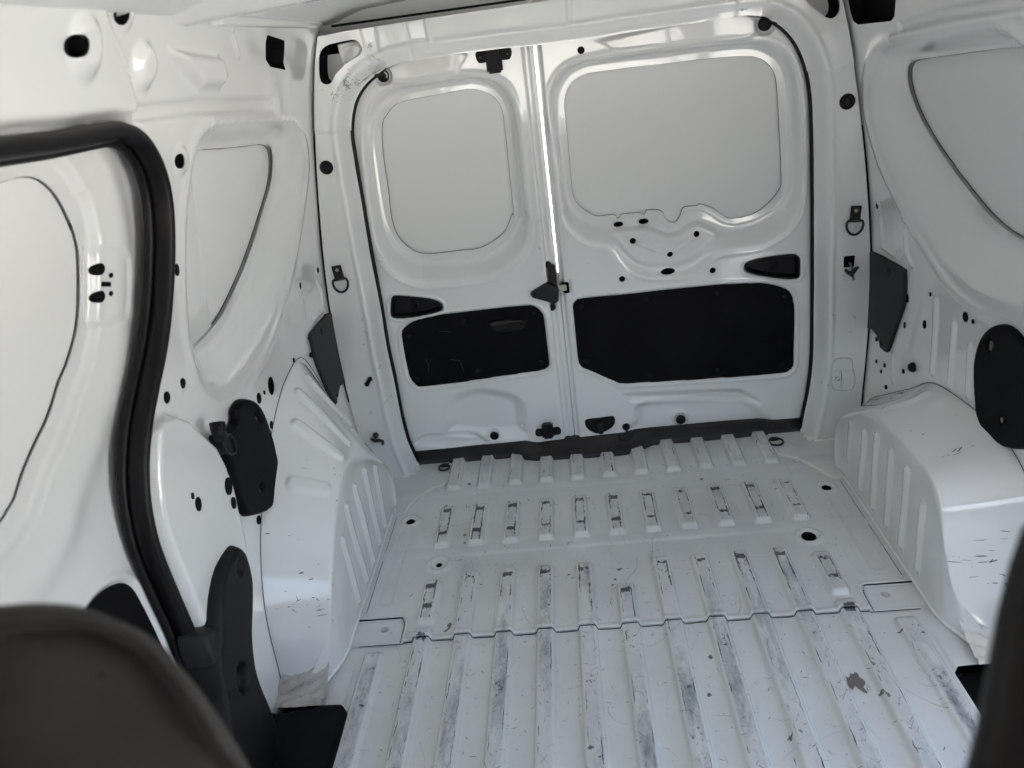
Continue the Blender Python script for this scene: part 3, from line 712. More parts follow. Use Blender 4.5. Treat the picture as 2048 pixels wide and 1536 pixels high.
hR = [ell(RD.uv(P('B3', c), -hd)[0], a, b) for c, a, b, hd in (((783, 163), .0135, .0065, .03), ((950, 144), .0135, .0065, .03), ((877, 270), .0085, .0085, .016), ((1298, 224), .0085, .0085, .016), ((1122, 357), .0085, .0085, .016),
        ((1108, 471), .020, .0095, .004), ((806, 522), .0085, .0085, 0), ((1405, 465), .0085, .0085, 0))]
doors = []
def make_door(label, out, hf, holes, pan, pull, seam, side):
    root = empty('rear_door', (-.35 if side < 0 else .25, 2.15, 0)); tag(root, label, 'door')
    sheet('inner_panel', RD, np.array(out), hf, paint, root, holes=list(holes) + [smooth_closed(seam, 1)], du=.0026)
    def wh(q): return -REC - .0085 + .0004 * np.sin(q[:, 0] * 19 + side) * np.sin(q[:, 1] * 13) + (disc(q, RD.uv(P('A3', (500, 1010)), -.05)[0], .012, .002, .012) + disc(q, RD.uv(P('A3', (500, 1110)), -.05)[0], .012, .002, .012) if side > 0 else 0)
    lo_b, hi_b = seam.min(0) - .012, seam.max(0) + .012
    sheet('window_panel', RD, None, wh, skin, root, du=.006, bbox=(*lo_b, *hi_b))
    tube('panel_gap', [(a, 2.150 + REC + .0075, b) for a, b in smooth_closed(seam, 1)], .0010, scuff, root, 5, closed=True)
    return root
pin = lambda p: p.mean(0) + (p - p.mean(0)) * .95
dl = make_door('narrow left rear door with small white window panel and black lower trim', Lo, doorL_h, [pin(LplU)], LpnU, LplU, LsU, -1)
dr = make_door('wide right rear door with large white window panel and black lower trim', Ro, doorR_h, hR + [st_uv, pin(RplU)], RpnU, RplU, RsU, 1)
for i, hh in enumerate(hR): cup('shaded_hole', RD, hh, (-.032, -.032, -.017, -.017, -.017, -.006, 0, 0)[i] - .0005, .012, dark, dr)
cup('striker_recess', RD, st_uv, -.006, .025, dark, dr)
def screw_pts(tagd, *pts): return [RD.uv(P(tagd, p))[0] for p in pts]
def trim(root, poly, scr):
    o = plate('trim_panel', RD, poly, -.006, .004, blackp, root, bev=.003, du=.004,
              extra=lambda q: sum(disc(q, s, .0115, -.0022, .003) for s in scr) + .0006 * np.sin(q[:, 0] * 17) * np.sin(q[:, 1] * 21))
    for s in scr: lathe('screw', (s[0], 2.150 + .0045, s[1]), (0, -1, 0), [(.0068, 0), (.0068, .0022), (.005, .0034), (.0012, .0036)], rubber, o, 16)
    return o
tl = trim(dl, LpnU, screw_pts('B2', (1878, 745), (1410, 795), (1050, 900), (1105, 1190), (1505, 1132), (1922, 1075)))
trr = trim(dr, RpnU, screw_pts('B3', (537, 707), (967, 660), (1434, 618), (1882, 635), (570, 1070), (988, 1155), (1436, 1125), (1866, 1090)))
# release lever in the left trim
lv = RD.uv(P('B2', (1578, 830), (1590, 800), (1660, 790), (1790, 785), (1818, 805), (1815, 840), (1770, 862), (1640, 878), (1595, 865)))
hd_ = plate('release_handle', RD, smooth_closed(lv, 3), -.002, .009, bmetal, dl, bev=.006, du=.002)
plate('handle_lever', RD, smooth_closed(RD.uv(P('B2', (1600, 835), (1690, 815), (1800, 800), (1808, 830), (1690, 858), (1620, 868))), 3), .0065, .006, black, dl, bev=.005, du=.002)
# scratches in the left trim
for l in (((1320, 1055), (1385, 1062), (1400, 1100), (1412, 1138)), ((1250, 868), (1320, 872)), ((1160, 1050), (1180, 1090), (1178, 1140))):
    uv = RD.uv(P('B2', *l)); tube('scratch', [(a, 2.1518, b) for a, b in uv], .0004, scuff, tl, 5)
def pull(root, poly, c, flip):
    c = RD.uv([c])[0]
    def ex(q):
        s = sd_poly(q, poly); return -.018 * S((-s - .006) / .006) + disc(q, c, .013, .004, .003) + disc(q, c, .007, -.006, .002)
    return plate('pull_recess', RD, poly, -.004, .006, black, root, bev=.004, du=.002, extra=ex)
pull(dl, LplU, P('B2', (1083, 708))[0], 0); pull(dr, RplU, P('B3', (1820, 448))[0], 1)
def grom(name, c, n, r, root=None, m_=None): return lathe(name, c, n, [(r, -.001), (r, .0018), (r * .88, .0032), (r * .78, .003), (r * .72, .0012), (r * .5, .001), (r * .45, .0022), (r * .2, .0024), (.001, .0022)], m_ or rubber, root, 28)
grom('rubber_plug', (gromL_top[0], 2.15 + .006, gromL_top[1]), (0, -1, 0), .0155, dl); grom('rubber_plug', (gromL_bot[0], 2.15 + .002, gromL_bot[1]), (0, -1, 0), .0135, dl)
grom('rubber_plug', (gromR_top[0], 2.15 + .004, gromR_top[1]), (0, -1, 0), .0165, dr); grom('rubber_plug', (gromR_bot[0], 2.15 - .004, gromR_bot[1]), (0, -1, 0), .0148, dr)
q = RD.uv(P('A3', (535, 332)))[0]; grom('rubber_plug', (q[0], 2.1497, q[1]), (0, -1, 0), .009, dr)
# bolt housings (catches) top and bottom
def catch(root, uv, up=True, kk=1.0):
    """black catch: winged base plate, square housing, two bolts"""
    x, z = uv; g = empty('catch', (x, 2.15, z)); g.parent = root; g.matrix_parent_inverse = Matrix.Translation(-parent_world(root)); s_ = 1 if up else -1
    poly = np.array([x, z]) + kk * (np.array([x, z]) * -1 + smooth_closed([(x - .040, z + s_ * .002), (x - .036, z + s_ * .012), (x - .018, z + s_ * .014), (x, z + s_ * .016), (x + .018, z + s_ * .014), (x + .036, z + s_ * .012), (x + .040, z + s_ * .002), (x + .034, z - s_ * .012), (x + .018, z - s_ * .012), (x, z - s_ * .014), (x - .018, z - s_ * .012), (x - .034, z - s_ * .012)], 2))
    g_ = g
    plate('base_plate', RD, poly, .0005, .006, black, g_, bev=.003, du=.0022)
    box('housing', (x, 2.150 - .018, z - s_ * .008 * kk * (1.6 if up else 1.5)), (.034 * kk, .030, .046 * kk), black, g_, .005)
    for s2 in (-1, 1): lathe('bolt', (x + s2 * .029 * kk, 2.1435, z), (0, -1, 0), [(.006, 0), (.006, .003), (.003, .004), (.0008, .004)], bmetal, g_, 10)
    return g
catch(dl, RD.uv(P('A2', (1610, 365)))[0] + np.array([0, -.0]), True, 1.16)
catch(dl, RD.uv(P('D3', (318, 372)))[0], False)
# lower right catch: recessed half-round plate
cr = RD.uv(P('D3', (560, 310), (575, 290), (660, 280), (745, 270), (760, 290), (758, 320), (735, 350), (690, 375), (640, 385), (600, 370), (570, 345)))
cg = plate('catch_plate', RD, smooth_closed(cr, 2), .0005, .004, black, dr, bev=.003, du=.0022)
q = RD.uv(P('D3', (662, 330)))[0]; box('catch_tongue', (q[0], 2.14, q[1] - .004), (.017, .016, .040), charcoal, dr, .003)
for p in ((588, 315), (722, 300)): q = RD.uv(P('D3', p))[0]; lathe('bolt', (q[0], 2.146, q[1]), (0, -1, 0), [(.005, 0), (.005, .004), (.001, .005)], bmetal, dr, 10)
q = RD.uv(P('D3', (833, 342)))[0]; lathe('buffer_stud', (q[0], 2.15, q[1]), (0, -1, 0), [(.012, 0), (.011, .004), (.007, .006), (.006, .016), (.003, .018), (.001, .018)], rubber, dr, 16)
# lock on the left door, tongue reaching the right door
def zl(*pts): return [(1000 + a / 10.24, 480 + b / 10.24) for a, b in pts]
lk = RD.uv(zl((620, 1110), (632, 1060), (680, 1020), (960, 855), (1000, 850), (1120, 900), (1190, 960), (1215, 1010), (1205, 1240), (1075, 1325), (1010, 1265), (720, 1190), (650, 1160)))
lo_ = plate('lock_cover', RD, lk, .0005, .014, bmetal, dl, bev=.006, du=.002)
q = RD.uv(zl((705, 1110)))[0]; lathe('bolt', (q[0], 2.138, q[1]), (0, -1, 0), [(.0055, 0), (.0055, .003), (.001, .004)], rubber, dl, 14)
q = RD.uv(zl((1060, 720)))[0]; box('lock_body', (q[0] + .001, 2.158, q[1]), (.022, .022, .058), bmetal, dl, .004)
q = RD.uv(zl((1190, 850)))[0]; box('lock_plate', (q[0], 2.156, q[1]), (.004, .014, .04), steel, dl, .001)
q = RD.uv(zl((1300, 990)))[0]; box('latch_tongue', (q[0] - .004, 2.156, q[1]), (.026, .006, .019), steel, dl, .002)
q = RD.uv(zl((975, 530)))[0]; lathe('lock_pin', (q[0], 2.165, q[1]), (0, -1, 0), [(.010, 0), (.009, .008), (.005, .012), (.001, .012)], rubber, dl, 14)
q = RD.uv(zl((1070, 1400)))[0]; lathe('lock_pin', (q[0], 2.165, q[1]), (0, -1, 0), [(.011, 0), (.010, .008), (.005, .012), (.001, .012)], rubber, dl, 14)
# lapped weather strip behind the lower gap
tube('weather_strip', [(XS, 2.185, -.02), (XS, 2.185, .56)], .008, primer, dr, 8)
# outer skins of the doors so that the gap is a real slot through the thickness
for s_, rt in ((-1, dl), (1, dr)):
    V = []; zs = np.linspace(-.02, 1.2, 20)
    for z in zs:
        gx = gapx(z, s_); V += [(gx, 2.150 + (.016 if s_ < 0 else .013), z), (gx + s_ * .001, 2.215, z)]
    mesh_obj('edge_return', V, [(2 * i, 2 * i + 1, 2 * i + 3, 2 * i + 2) for i in range(len(zs) - 1)], paint, rt)
    mesh_obj('outer_skin', [(XS + s_ * .006, 2.216, -.1), (s_ * .76, 2.216, -.1), (s_ * .76, 2.216, 1.0), (s_ * .66, 2.216, 1.32), (XS + s_ * .006, 2.216, 1.32)], [(0, 1, 2, 3, 4)], skin, rt, smooth=False)

wd = []
for tg, pts in (('B2', ((862, 400), (1920, 318), (1905, 145))), ('B3', ((260, 140), (270, 318), (585, 408))), ('D3', ((585, 268), (718, 258), (248, 328), (385, 322), (142, 335)))):
    for p in pts:
        q = RD.uv(P(tg, p))[0]; rt = dl if q[0] < XS else dr
        lathe('weld_pimple', (q[0], 2.1505, q[1]), (0, -1, 0), [(.0048, 0), (.0038, .0016), (.002, .0024), (.0003, .0026)], paint, rt, 12)
for tg, pts in (('A2', ((455, 835), (480, 825), (500, 838), (545, 830), (560, 840), (985, 185), (1000, 330))), ('A4', ((800, 370), (830, 385), (880, 380), (850, 400), (185, 65), (210, 55)))):
    for p in pts:
        q = RF.uv(P(tg, p))[0]; lathe('weld_pimple', (q[0], 2.0795, q[1]), (0, -1, 0), [(.0042, 0), (.0034, .0016), (.002, .0024), (.0003, .0026)], paint, frame_root, 12)

# ------------------------------------------------------------------ threshold trim
TH = Plane('floor', .0)
thF = TH.uv(AR(P('D2', (1112, 588), (1200, 580), (1350, 562), (1560, 540), (1690, 535), (1780, 545), (1870, 556), (1960, 557)), P('D3', (600, 538), (800, 520), (920, 500), (980, 470), (1030, 440), (1100, 428), (1500, 397), (1960, 362), (1990, 356))), .010)
thB = RD.uv(AR(P('D2', (1132, 500), (1500, 465), (1820, 432), (1900, 445)), P('D3', (300, 437), (700, 390), (1000, 362), (1500, 318), (1945, 285))))
xs_ = np.linspace(-.585, .588, 200)
yf = np.interp(xs_, thF[:, 0], thF[:, 1]); zb = np.interp(xs_, thB[:, 0], thB[:, 1])
k_ = np.exp(-(np.arange(-6, 7) / 3.0) ** 2); k_ /= k_.sum()
yf = np.convolve(np.pad(yf, 6, 'edge'), k_, 'valid'); yf = np.minimum(yf, 2.140)
V = []; prof = [(0, .0, 0, 0), (0, .010, 0, 0), (.0015, .0145, 0, 0), (.005, .0175, 0, 0)]
rows = []
for x, y, z in zip(xs_, yf, zb):
    r_ = [(x, y, .002), (x, y, .011), (x, y + .0015, .0155), (x, y + .005, .018)]
    for t in np.linspace(.12, 1, 12): r_.append((x, y + .005 + (2.1485 - y - .005) * t, .018 + (z - .018) * t ** 1.25))
    r_.append((x, 2.17, z + .001)); rows.append(r_)
k = len(rows[0]); V = [p for r_ in rows for p in r_]
th_o = empty('threshold_trim', (0, 2.13, .02)); tag(th_o, 'brownish black plastic threshold strip along the foot of the rear doors', 'sill trim')
mesh_obj('strip', V, [(i * k + j, (i + 1) * k + j, (i + 1) * k + j + 1, i * k + j + 1) for i in range(len(rows) - 1) for j in range(k - 1)], sillm, th_o)
def th_pt(tg, p):
    r_ = ray(P(tg, p)[0]); best = None
    for t in np.linspace(1.8, 3.2, 900):
        q_ = CAM + r_ * t
        y0 = np.interp(q_[0], xs_, yf); z1 = np.interp(q_[0], xs_, zb); tt = (q_[1] - y0 - .005) / (2.1485 - y0 - .005)
        zz_ = .018 + (z1 - .018) * np.clip(tt, 0, 1) ** 1.25
        if q_[2] <= zz_: return q_, Vector((0, -(z1 - .018), 2.1435 - y0)).normalized()
    return q_, Vector((0, 0, 1))
for tg, p, a, b in (('D3', (828, 403), .022, .8), ('D3', (475, 434), .008, .7), ('D3', (838, 457), .008, .7), ('D3', (65, 490), .007, .6), ('D3', (475, 490), .008, .6), ('D3', (1350, 360), .009, .6), ('D3', (1835, 328), .009, .5), ('D2', (1240, 540), .008, .5), ('D2', (1710, 492), .008, .6)):
    c_, n_ = th_pt(tg, p); lathe('moulded_recess', Vector(c_) - n_ * .0012, n_, [(a, -.002), (a, .0018), (a * .86, .0026), (a * .8, .0006), (.0005, .0004)], rubber, th_o, 24, sx=1, sy=b)

# ------------------------------------------------------------------ side walls
LW, RW_ = Plane('L'), Plane('R')
def wl(pts, h=0): return LW.uv(pts, h)
def wr(pts, h=0): return RW_.uv(pts, h)
WREC = .040
# outline of the sliding door opening (the same on both sides)
doorpath_px = AR(P('P', (-400, 352), (-200, 322), (0, 297), (112, 283), (200, 267), (235, 264), (265, 278), (290, 312), (308, 355), (319, 410), (323, 480), (321, 560), (315, 640), (304, 715), (290, 780), (277, 850), (270, 925), (273, 1000), (286, 1071), (303, 1122), (330, 1186), (360, 1253), (384, 1313), (421, 1389), (448, 1443), (500, 1545)))
dp = wl(doorpath_px)
dpl = smooth_open(dp, 5)
cut = np.vstack([dpl, [(.78, -.1), (.0, -.1), (.0, dp[0][1])]])
# right wall
rO = wr(AR(P('A4', (2200, 330), (2048, 300), (1960, 210), (1850, 165), (1700, 180), (1400, 235), (1200, 275), (1090, 305), (1035, 380), (1005, 500), (1005, 700), (1035, 850), (1100, 1080), (1200, 1290), (1320, 1520)),
           P('B4', (1400, 320), (1500, 480), (1600, 600), (1700, 690), (1800, 745), (1900, 775), (2048, 795), (2200, 800))))
rI = wr(AR(P('A4', (2200, 300), (2048, 308), (1850, 325), (1700, 345), (1500, 372), (1340, 395), (1290, 425), (1278, 490), (1290, 580), (1340, 730), (1430, 900), (1600, 1150), (1800, 1400), (1920, 1510)), P('B4', (1960, 215), (2048, 270), (2200, 340))), -WREC)
rI = np.vstack([rI, [(1.0, rI[-1][1] + .0), (1.0, rI[0][1])]]); rO = np.vstack([rO, [(.93, rO[-1][1]), (.93, rO[0][1])]])
rIs, rOs = smooth_closed(rI, 2), smooth_closed(rO, 2)
wrib = [(wr(P('B4', (1470, 670), (1445, 1130))), .013, .006), (wr(P('B4', (1590, 830), (1560, 1220))), .013, .006), (wr(P('B4', (1695, 980), (1680, 1280))), .012, .005), (wr(P('B4', (1185, 1030), (1180, 1190))), .010, .004),
        (wr(P('B4', (1098, 120), (1112, 310), (1210, 375), (1235, 320))), .008, .004), (wr(P('B4', (1268, 205), (1275, 350), (1305, 425))), .010, .005), (wr(P('A4', (1230, 180), (1500, 90), (1750, 50), (2048, 10))), .012, -.006), (wr(P('A4', (1180, 250), (1500, 175), (1800, 120), (2048, 90))), .008, .004)]
sqR = [wr(P('B4', p))[0] for p in ((1083, 40), (1262, 118))]
def wallR_h(q):
    a, b = sd_poly(q, rOs, .25), sd_poly(q, rIs, .25)
    h = -WREC * blend(a, b); h -= .006 * S(-b / .002)
    h += .004 * np.exp(-((a - .004) / .012) ** 2)
    for l, r_, hh in wrib: h += rib(q, l, r_, hh, r_ * .7)
    for c in sqR: h += disc(q, c, .014, .003, .006)
    h += .0010 * np.sin(q[:, 0] * 13) * np.sin(q[:, 1] * 15 + 1)
    return h
hwr = P('A4', (880, -60), (885, 0), (900, 80), (920, 140), (950, 163), (1170, 140), (1195, 110), (1203, 0), (1203, -60)); hwr = wr(hwr)
small_r = [((1083, 40), .007, .007), ((1260, 117), .007, .007), ((1280, 650), .005, .010), ((1393, 822), .006, .010), ((1262, 826), .003, .008), ((1433, 622), .003, .005), ((1665, 772), .010, .011), ((1716, 803), .004, .005),
           ((1077, 920), .006, .006), ((1130, 1093), .005, .006), ((1106, 1132), .003, .005), ((1255, 1132), .006, .006), ((1074, 1066), .003, .005), ((1139, 1236), .006, .006)]
wroot = empty('wall_right', (.73, 1.2, 0)); wroot['kind'] = 'structure'
cutR = cut + np.array([-.02, 0])
sheet('wall_sheet', RW_, None, wallR_h, paint, wroot, holes=[hwr, rIs, cutR], du=.004, bbox=(.25, -.02, 2.10, 1.30))
sheet('outer_skin', RW_, None, lambda q: -WREC - .010 + 0 * q[:, 0], skin, wroot, holes=[cutR], du=.02, bbox=(.25, -.13, 2.22, 1.33))
cup('opening_recess', RW_, hwr, 0, .035, dark, wroot)
def small(pl, side, pts, tagd, root):
    for p, a, b in pts:
        c = pl.uv(P(tagd, p))[0]; x = side * W(c[1])
        nn = (-side, 0, 0)
        lathe('shaded_hole_disc', (x, c[0], c[1]), nn, [(1, -.001), (1, .0012), (.9, .0014), (.8, .0004), (.02, .0003)], dark, root, 14, sx=a, sy=b) if False else None
        e = ell(c, a, b, 0, 14); V = [tuple(v) for v in pl.xyz(e, np.full(14, .0022))] + [tuple(v) for v in pl.xyz(c + (e - c) * .9, np.full(14, .0030))] + [tuple(v) for v in pl.xyz(e * 1.0, np.full(14, -.004))]
        f = [(i, (i + 1) % 14, 14 + (i + 1) % 14, 14 + i) for i in range(14)] + [tuple(range(14, 28))] + [(i, 28 + i, 28 + (i + 1) % 14, (i + 1) % 14) for i in range(14)]
        mesh_obj('shaded_hole_disc', V, f, dark, root, smooth=False)  # raised near-black disc; the hole's shade is only its colour
small(RW_, 1, small_r, 'B4', wroot)
tube('panel_gap', [tuple(v) for v in RW_.xyz(rIs, np.full(len(rIs), -WREC - .0085))], .0010, dscuff, wroot, 5, closed=True)

# left wall
lO = wl(P('P', (420, 248), (470, 244), (555, 243), (590, 255), (608, 280), (614, 330), (607, 400), (595, 480), (578, 560), (560, 625), (540, 685), (518, 725), (490, 765), (465, 795), (440, 803), (415, 792), (395, 760), (380, 700), (372, 650), (368, 560), (368, 450), (376, 360), (390, 290)))
lI = wl(P('P', (392, 303), (450, 296), (500, 291), (528, 288), (541, 296), (545, 315), (545, 340), (540, 375), (521, 439), (490, 530), (448, 622), (420, 660), (400, 682), (383, 692), (378, 650), (376, 560), (376, 450), (382, 350)), -WREC * .8)
lIs, lOs = smooth_closed(lI, 3), smooth_closed(lO, 3)
stepL = wl(AR(P('D1', (1030, 330), (1100, 270), (1180, 235), (1260, 258), (1330, 330), (1440, 440), (1500, 560), (1560, 720), (1600, 900), (1640, 1080), (1660, 1300), (1680, 1700)), P('P', (420, 1560), (250, 1100), (250, 900))), .026)
creamL = wl(AR(P('A1', (-900, 980), (0, 862), (400, 815), (912, 742), (880, 640), (840, 500), (790, 340), (730, 200), (680, 60), (640, -60), (0, -60), (-900, -40))))
padL = wl(P('A1', (1100, 300), (1120, 380), (1200, 500), (1300, 610), (1450, 600), (1480, 500), (1440, 360), (1250, 330)))
slotL = [(wl(P('P', (464, 70), (476, 112))), .006, .005), (wl(P('B2', (345, 640), (362, 760))), .008, .004), (wl(P('B2', (445, 540), (475, 600), (478, 730), (420, 790))), .008, .004), (wl(P('A1', (910, 750), (1300, 705), (1800, 690))), .016, -.011), (wl(P('A1', (1400, 815), (1800, 790), (1950, 800))), .006, .003)]
embL = [(wl(P('A1', (525, 320)))[0], .045, .008), (wl(P('A1', (815, 85)))[0], .030, .004), (wl(P('A1', (940, 440)))[0], .038, .010), (wl(P('A1', (1190, 1060)))[0], .028, .006), (wl(P('B1', (1200, 1225)))[0], .014, .003), (wl(P('B1', (1092, 1315)))[0], .014, .003), (wl(P('B2', (327, 568)))[0], .012, .003), (wl(P('B2', (445, 465)))[0], .012, .003)]
sqL = wl(P('P', (534.7, 69.6), (569.5, 80.9), (569.5, 96.6), (567.3, 125.8), (572.2, 140.4), (540.3, 133.6), (531.4, 119), (531.4, 85.4)))
def wallL_h(q):
    a, b = sd_poly(q, lOs, .25), sd_poly(q, lIs, .25)
    h = -WREC * .8 * blend(a, b); h -= .006 * S(-b / .002)
    h += .003 * np.exp(-((a - .004) / .012) ** 2)
    h += .028 * S(-sd_poly(q, stepL) / .016)
    s = sd_poly(q, creamL, .3); h += .006 * S(-s / .003)
    h += .016 * S(-sd_poly(q, padL) / .016)
    for l, r_, hh in slotL: h += rib(q, l, r_, hh, r_ * .7)
    for c, r_, hh in embL: h += disc(q, c, r_, hh * (1.5 if r_ > .025 else .7), r_ * .6)
    # return of the door opening
    h -= .030 * S((.030 - sd_poly(q, cut, .3)) / .030)
    h += .0010 * np.sin(q[:, 0] * 13) * np.sin(q[:, 1] * 15 + 1)
    return h
wlroot = empty('wall_left', (-.73, 1.2, 0)); wlroot['kind'] = 'structure'
hA = ell(wl(P('A1', (507, 305)), .012)[0], .018, .0125); hB = ell(wl(P('A1', (815, 85)), .006)[0], .017, .014); hC = ell(wl(P('A1', (1188, 1065)), .006)[0], .010, .0115)
tube('panel_gap', [tuple(v) for v in LW.xyz(lIs, np.full(len(lIs), -WREC * .8 - .0085))], .0010, dscuff, wlroot, 5, closed=True)
hD = ell(wl(P('D2', (140, 72)))[0], .019, .021)
sheet('wall_sheet', LW, None, wallL_h, paint, wlroot, holes=[cut, sqL, lIs, hA, hB, hC, hD], du=.004, bbox=(.25, -.02, 2.10, 1.32))
sheet('outer_skin', LW, None, lambda q: -WREC * .8 - .010 + 0 * q[:, 0], skin, wlroot, du=.02, bbox=(1.28, -.13, 2.22, 1.33))
cup('opening_recess', LW, sqL, 0, .03, dark, wlroot)
for hh, hv in ((hA, .012), (hB, .006), (hC, .009), (hD, 0)): cup('shaded_hole', LW, hh, hv, .02, dark, wlroot)
small(LW, -1, [((1165, 462), .006, .010), ((1202, 1212), .009, .009), ((1097, 1306), .010, .010), ((1708, 1310), .010, .012), ((1743, 1272), .003, .005), ((1938, 1058), .004, .006), ((1978, 566), .007, .008)], 'B1', wlroot)
small(LW, -1, [((445, 464), .007, .007)], 'B2', wlroot)
def small_off(pts, hgt):
    for p, a, b in pts:
        c = LW.uv(P('D1', p), hgt)[0]; e = ell(c, a, b, 0, 14)
        V = [tuple(v) for v in LW.xyz(e, np.full(14, hgt + .002))] + [tuple(v) for v in LW.xyz(e, np.full(14, hgt - .006))]
        mesh_obj('shaded_hole_disc', V, [tuple(range(14))] + [(i, 14 + i, 14 + (i + 1) % 14, (i + 1) % 14) for i in range(14)], dark, wlroot, smooth=False)  # near-black cap in place of a hole and the shade in it
small_off([((1507, 735), .014, .017), ((1541, 845), .009, .012), ((1307, 853), .010, .013), ((1270, 800), .004, .006)], .028)
small_off([((1790, 330), .009, .009), ((1707, 958), .010, .009)], .0)

# ------------------------------------------------------------------ sliding door and its seal
sroot = empty('sliding_door', (-.78, .8, 0)); tag(sroot, 'bright white sliding door inner panel behind the thick black seal', 'door')
SX = Plane('S')
sw = AR(P('A1', (-700, 1400), (-300, 1260), (0, 1205), (100, 1175), (180, 1165), (260, 1185), (350, 1260), (420, 1370), (470, 1480), (497, 1536)), P('B1', (470, 110), (500, 230), (522, 330), (530, 500), (530, 700), (515, 850), (490, 960), (450, 1090), (400, 1200), (355, 1350), (300, 1490)),
        P('D1', (250, 430), (200, 540), (145, 675), (100, 820), (50, 900), (0, 980), (-300, 1300), (-700, 1400)))
swo = AR(P('A1', (-700, 1330), (-300, 1180), (0, 1120), (100, 1090), (180, 1085), (300, 1110), (400, 1190), (480, 1320), (530, 1450)), P('B1', (540, 110), (575, 280), (598, 450), (600, 650), (585, 850), (555, 1000), (500, 1180), (430, 1380)),
         P('D1', (340, 400), (270, 560), (200, 720), (120, 860), (0, 1060), (-300, 1400), (-700, 1500)))
def sxh(z): return .0
swU = smooth_closed(SX.uv(sw, -.012), 2); swoU = smooth_closed(SX.uv(swo), 2)
padS = smooth_closed(SX.uv(P('B1', (600, 300), (650, 292), (760, 300), (820, 350), (845, 420), (840, 700), (810, 790), (740, 815), (600, 815))), 3)
blkS = smooth_closed(SX.uv(P('E1', (560, 500), (620, 420), (700, 350), (770, 318), (820, 313), (880, 350), (940, 450), (1010, 590), (1080, 740), (1150, 900), (1100, 1500), (300, 1500), (300, 800))), 3)
def slide_h(q):
    s1, s2 = sd_poly(q, swoU, .2), sd_poly(q, swU, .2)
    s1 = s2 - .055; h = -.012 * S((.038 - s2) / .012)
    h -= .005 * S(-sd_poly(q, padS) / .012)
    sb = sd_poly(q, blkS, .1); h += bead(q, sb, .010, .006, .004); h -= .004 * S((.004 - sb) / .005)
    h -= .25 * np.clip(q[:, 1] - .85, 0, 1) ** 1.0 * -0 
    h += .010 * np.exp(-((s2 - .085) / .035) ** 2)
    h += .0015 * np.sin(q[:, 0] * 11) * np.sin(q[:, 1] * 9)
    return h
sheet('inner_panel', SX, None, slide_h, paint, sroot, holes=[swU], du=.0035, bbox=(.25, .0, 1.42, 1.24))
tube('panel_gap', [tuple(v) for v in SX.xyz(swU, slide_h(swU) - .0035 + 0)], .0012, dscuff, sroot, 5, closed=True)
def slide_win(q): return 0 * q[:, 0] - .0165 + .002 * np.sin(q[:, 0] * 7) * np.sin(q[:, 1] * 6)
sheet('window_panel', SX, None, slide_win, skin, sroot, du=.012, bbox=(-.1, -.13, 1.5, 1.30))
sheet('trim_panel', SX, blkS, lambda q: np.full(len(q), -.001), blackp, sroot, du=.01)
for (a, b), rx, rz in (((658, 458), .0128, .0086), ((660, 640), .0128, .0086), ((730, 498), .0055, .0038), ((730, 618), .0055, .0038)):
    hc = .004
    for _ in range(8): c = SX.uv(P('B1', (a, b)), hc)[0]; hc = .5 * hc + .5 * float(slide_h(c[None])[0])
    e = ell(c, rx * .8, rz, 0, 18); e2 = c + (e - c) * .85
    mesh_obj('shaded_hole', [tuple(v) for v in SX.xyz(e, slide_h(e) + .001)] + [tuple(v) for v in SX.xyz(e2, slide_h(e2) + .0016)] + [tuple(SX.xyz(c[None], slide_h(c[None]) + .0016)[0])], [(i, (i + 1) % 18, 18 + (i + 1) % 18, 18 + i) for i in range(18)] + [(18 + i, 18 + (i + 1) % 18, 36) for i in range(18)], dark, sroot, smooth=False)  # dark cap on the surface; its colour gives the shade of a hole
hc = .004
for _ in range(8): uv = SX.uv(P('B1', (682, 540), (752, 542), (753, 575), (680, 570)), hc); hc = .5 * hc + .5 * float(slide_h(uv.mean(0)[None])[0])
hh = float(slide_h(uv.mean(0)[None])[0]) + .0012
mesh_obj('shaded_slot', [tuple(v) for v in SX.xyz(uv, np.full(4, hh))] + [tuple(v) for v in SX.xyz(uv, np.full(4, hh - .004))], [(0, 1, 2, 3), (0, 4, 5, 1), (1, 5, 6, 2), (2, 6, 7, 3), (3, 7, 4, 0)], dark, sroot, smooth=False)  # solid dark block; the slot's shade is only in its colour
seal_root = empty('door_seal', (-.73, 1.2, 1)); tag(seal_root, 'thick black rubber seal curving round the sliding door opening at left', 'door seal')
s3 = []
for a, b in dpl: s3.append((-(W(b) - .004), a, b))
tube('bulb', s3, .0125, sealr, seal_root, 16, flat=1.45, flatdir=(1, 0, 0))
cc = np.array(dpl); off = []
for i in range(len(cc)):
    t = cc[min(i + 1, len(cc) - 1)] - cc[max(i - 1, 0)]; t = t / (np.linalg.norm(t) + 1e-9); nrm = np.array([t[1], -t[0]]); off.append(nrm)
for sgn in (1,):
    lip = [(-(W(b) + .014), a + n_[0] * -.0115, b + n_[1] * -.0115) for (a, b), n_ in zip(cc, off)]
    lip2 = [(-(W(b) + .014), a + n_[0] * .0115, b + n_[1] * .0115) for (a, b), n_ in zip(cc, off)]
    d1 = np.mean([p[1] for p in lip]); d2 = np.mean([p[1] for p in lip2])
    tube('lip', lip if d1 < d2 else lip2, .0078, rubber, seal_root, 12)

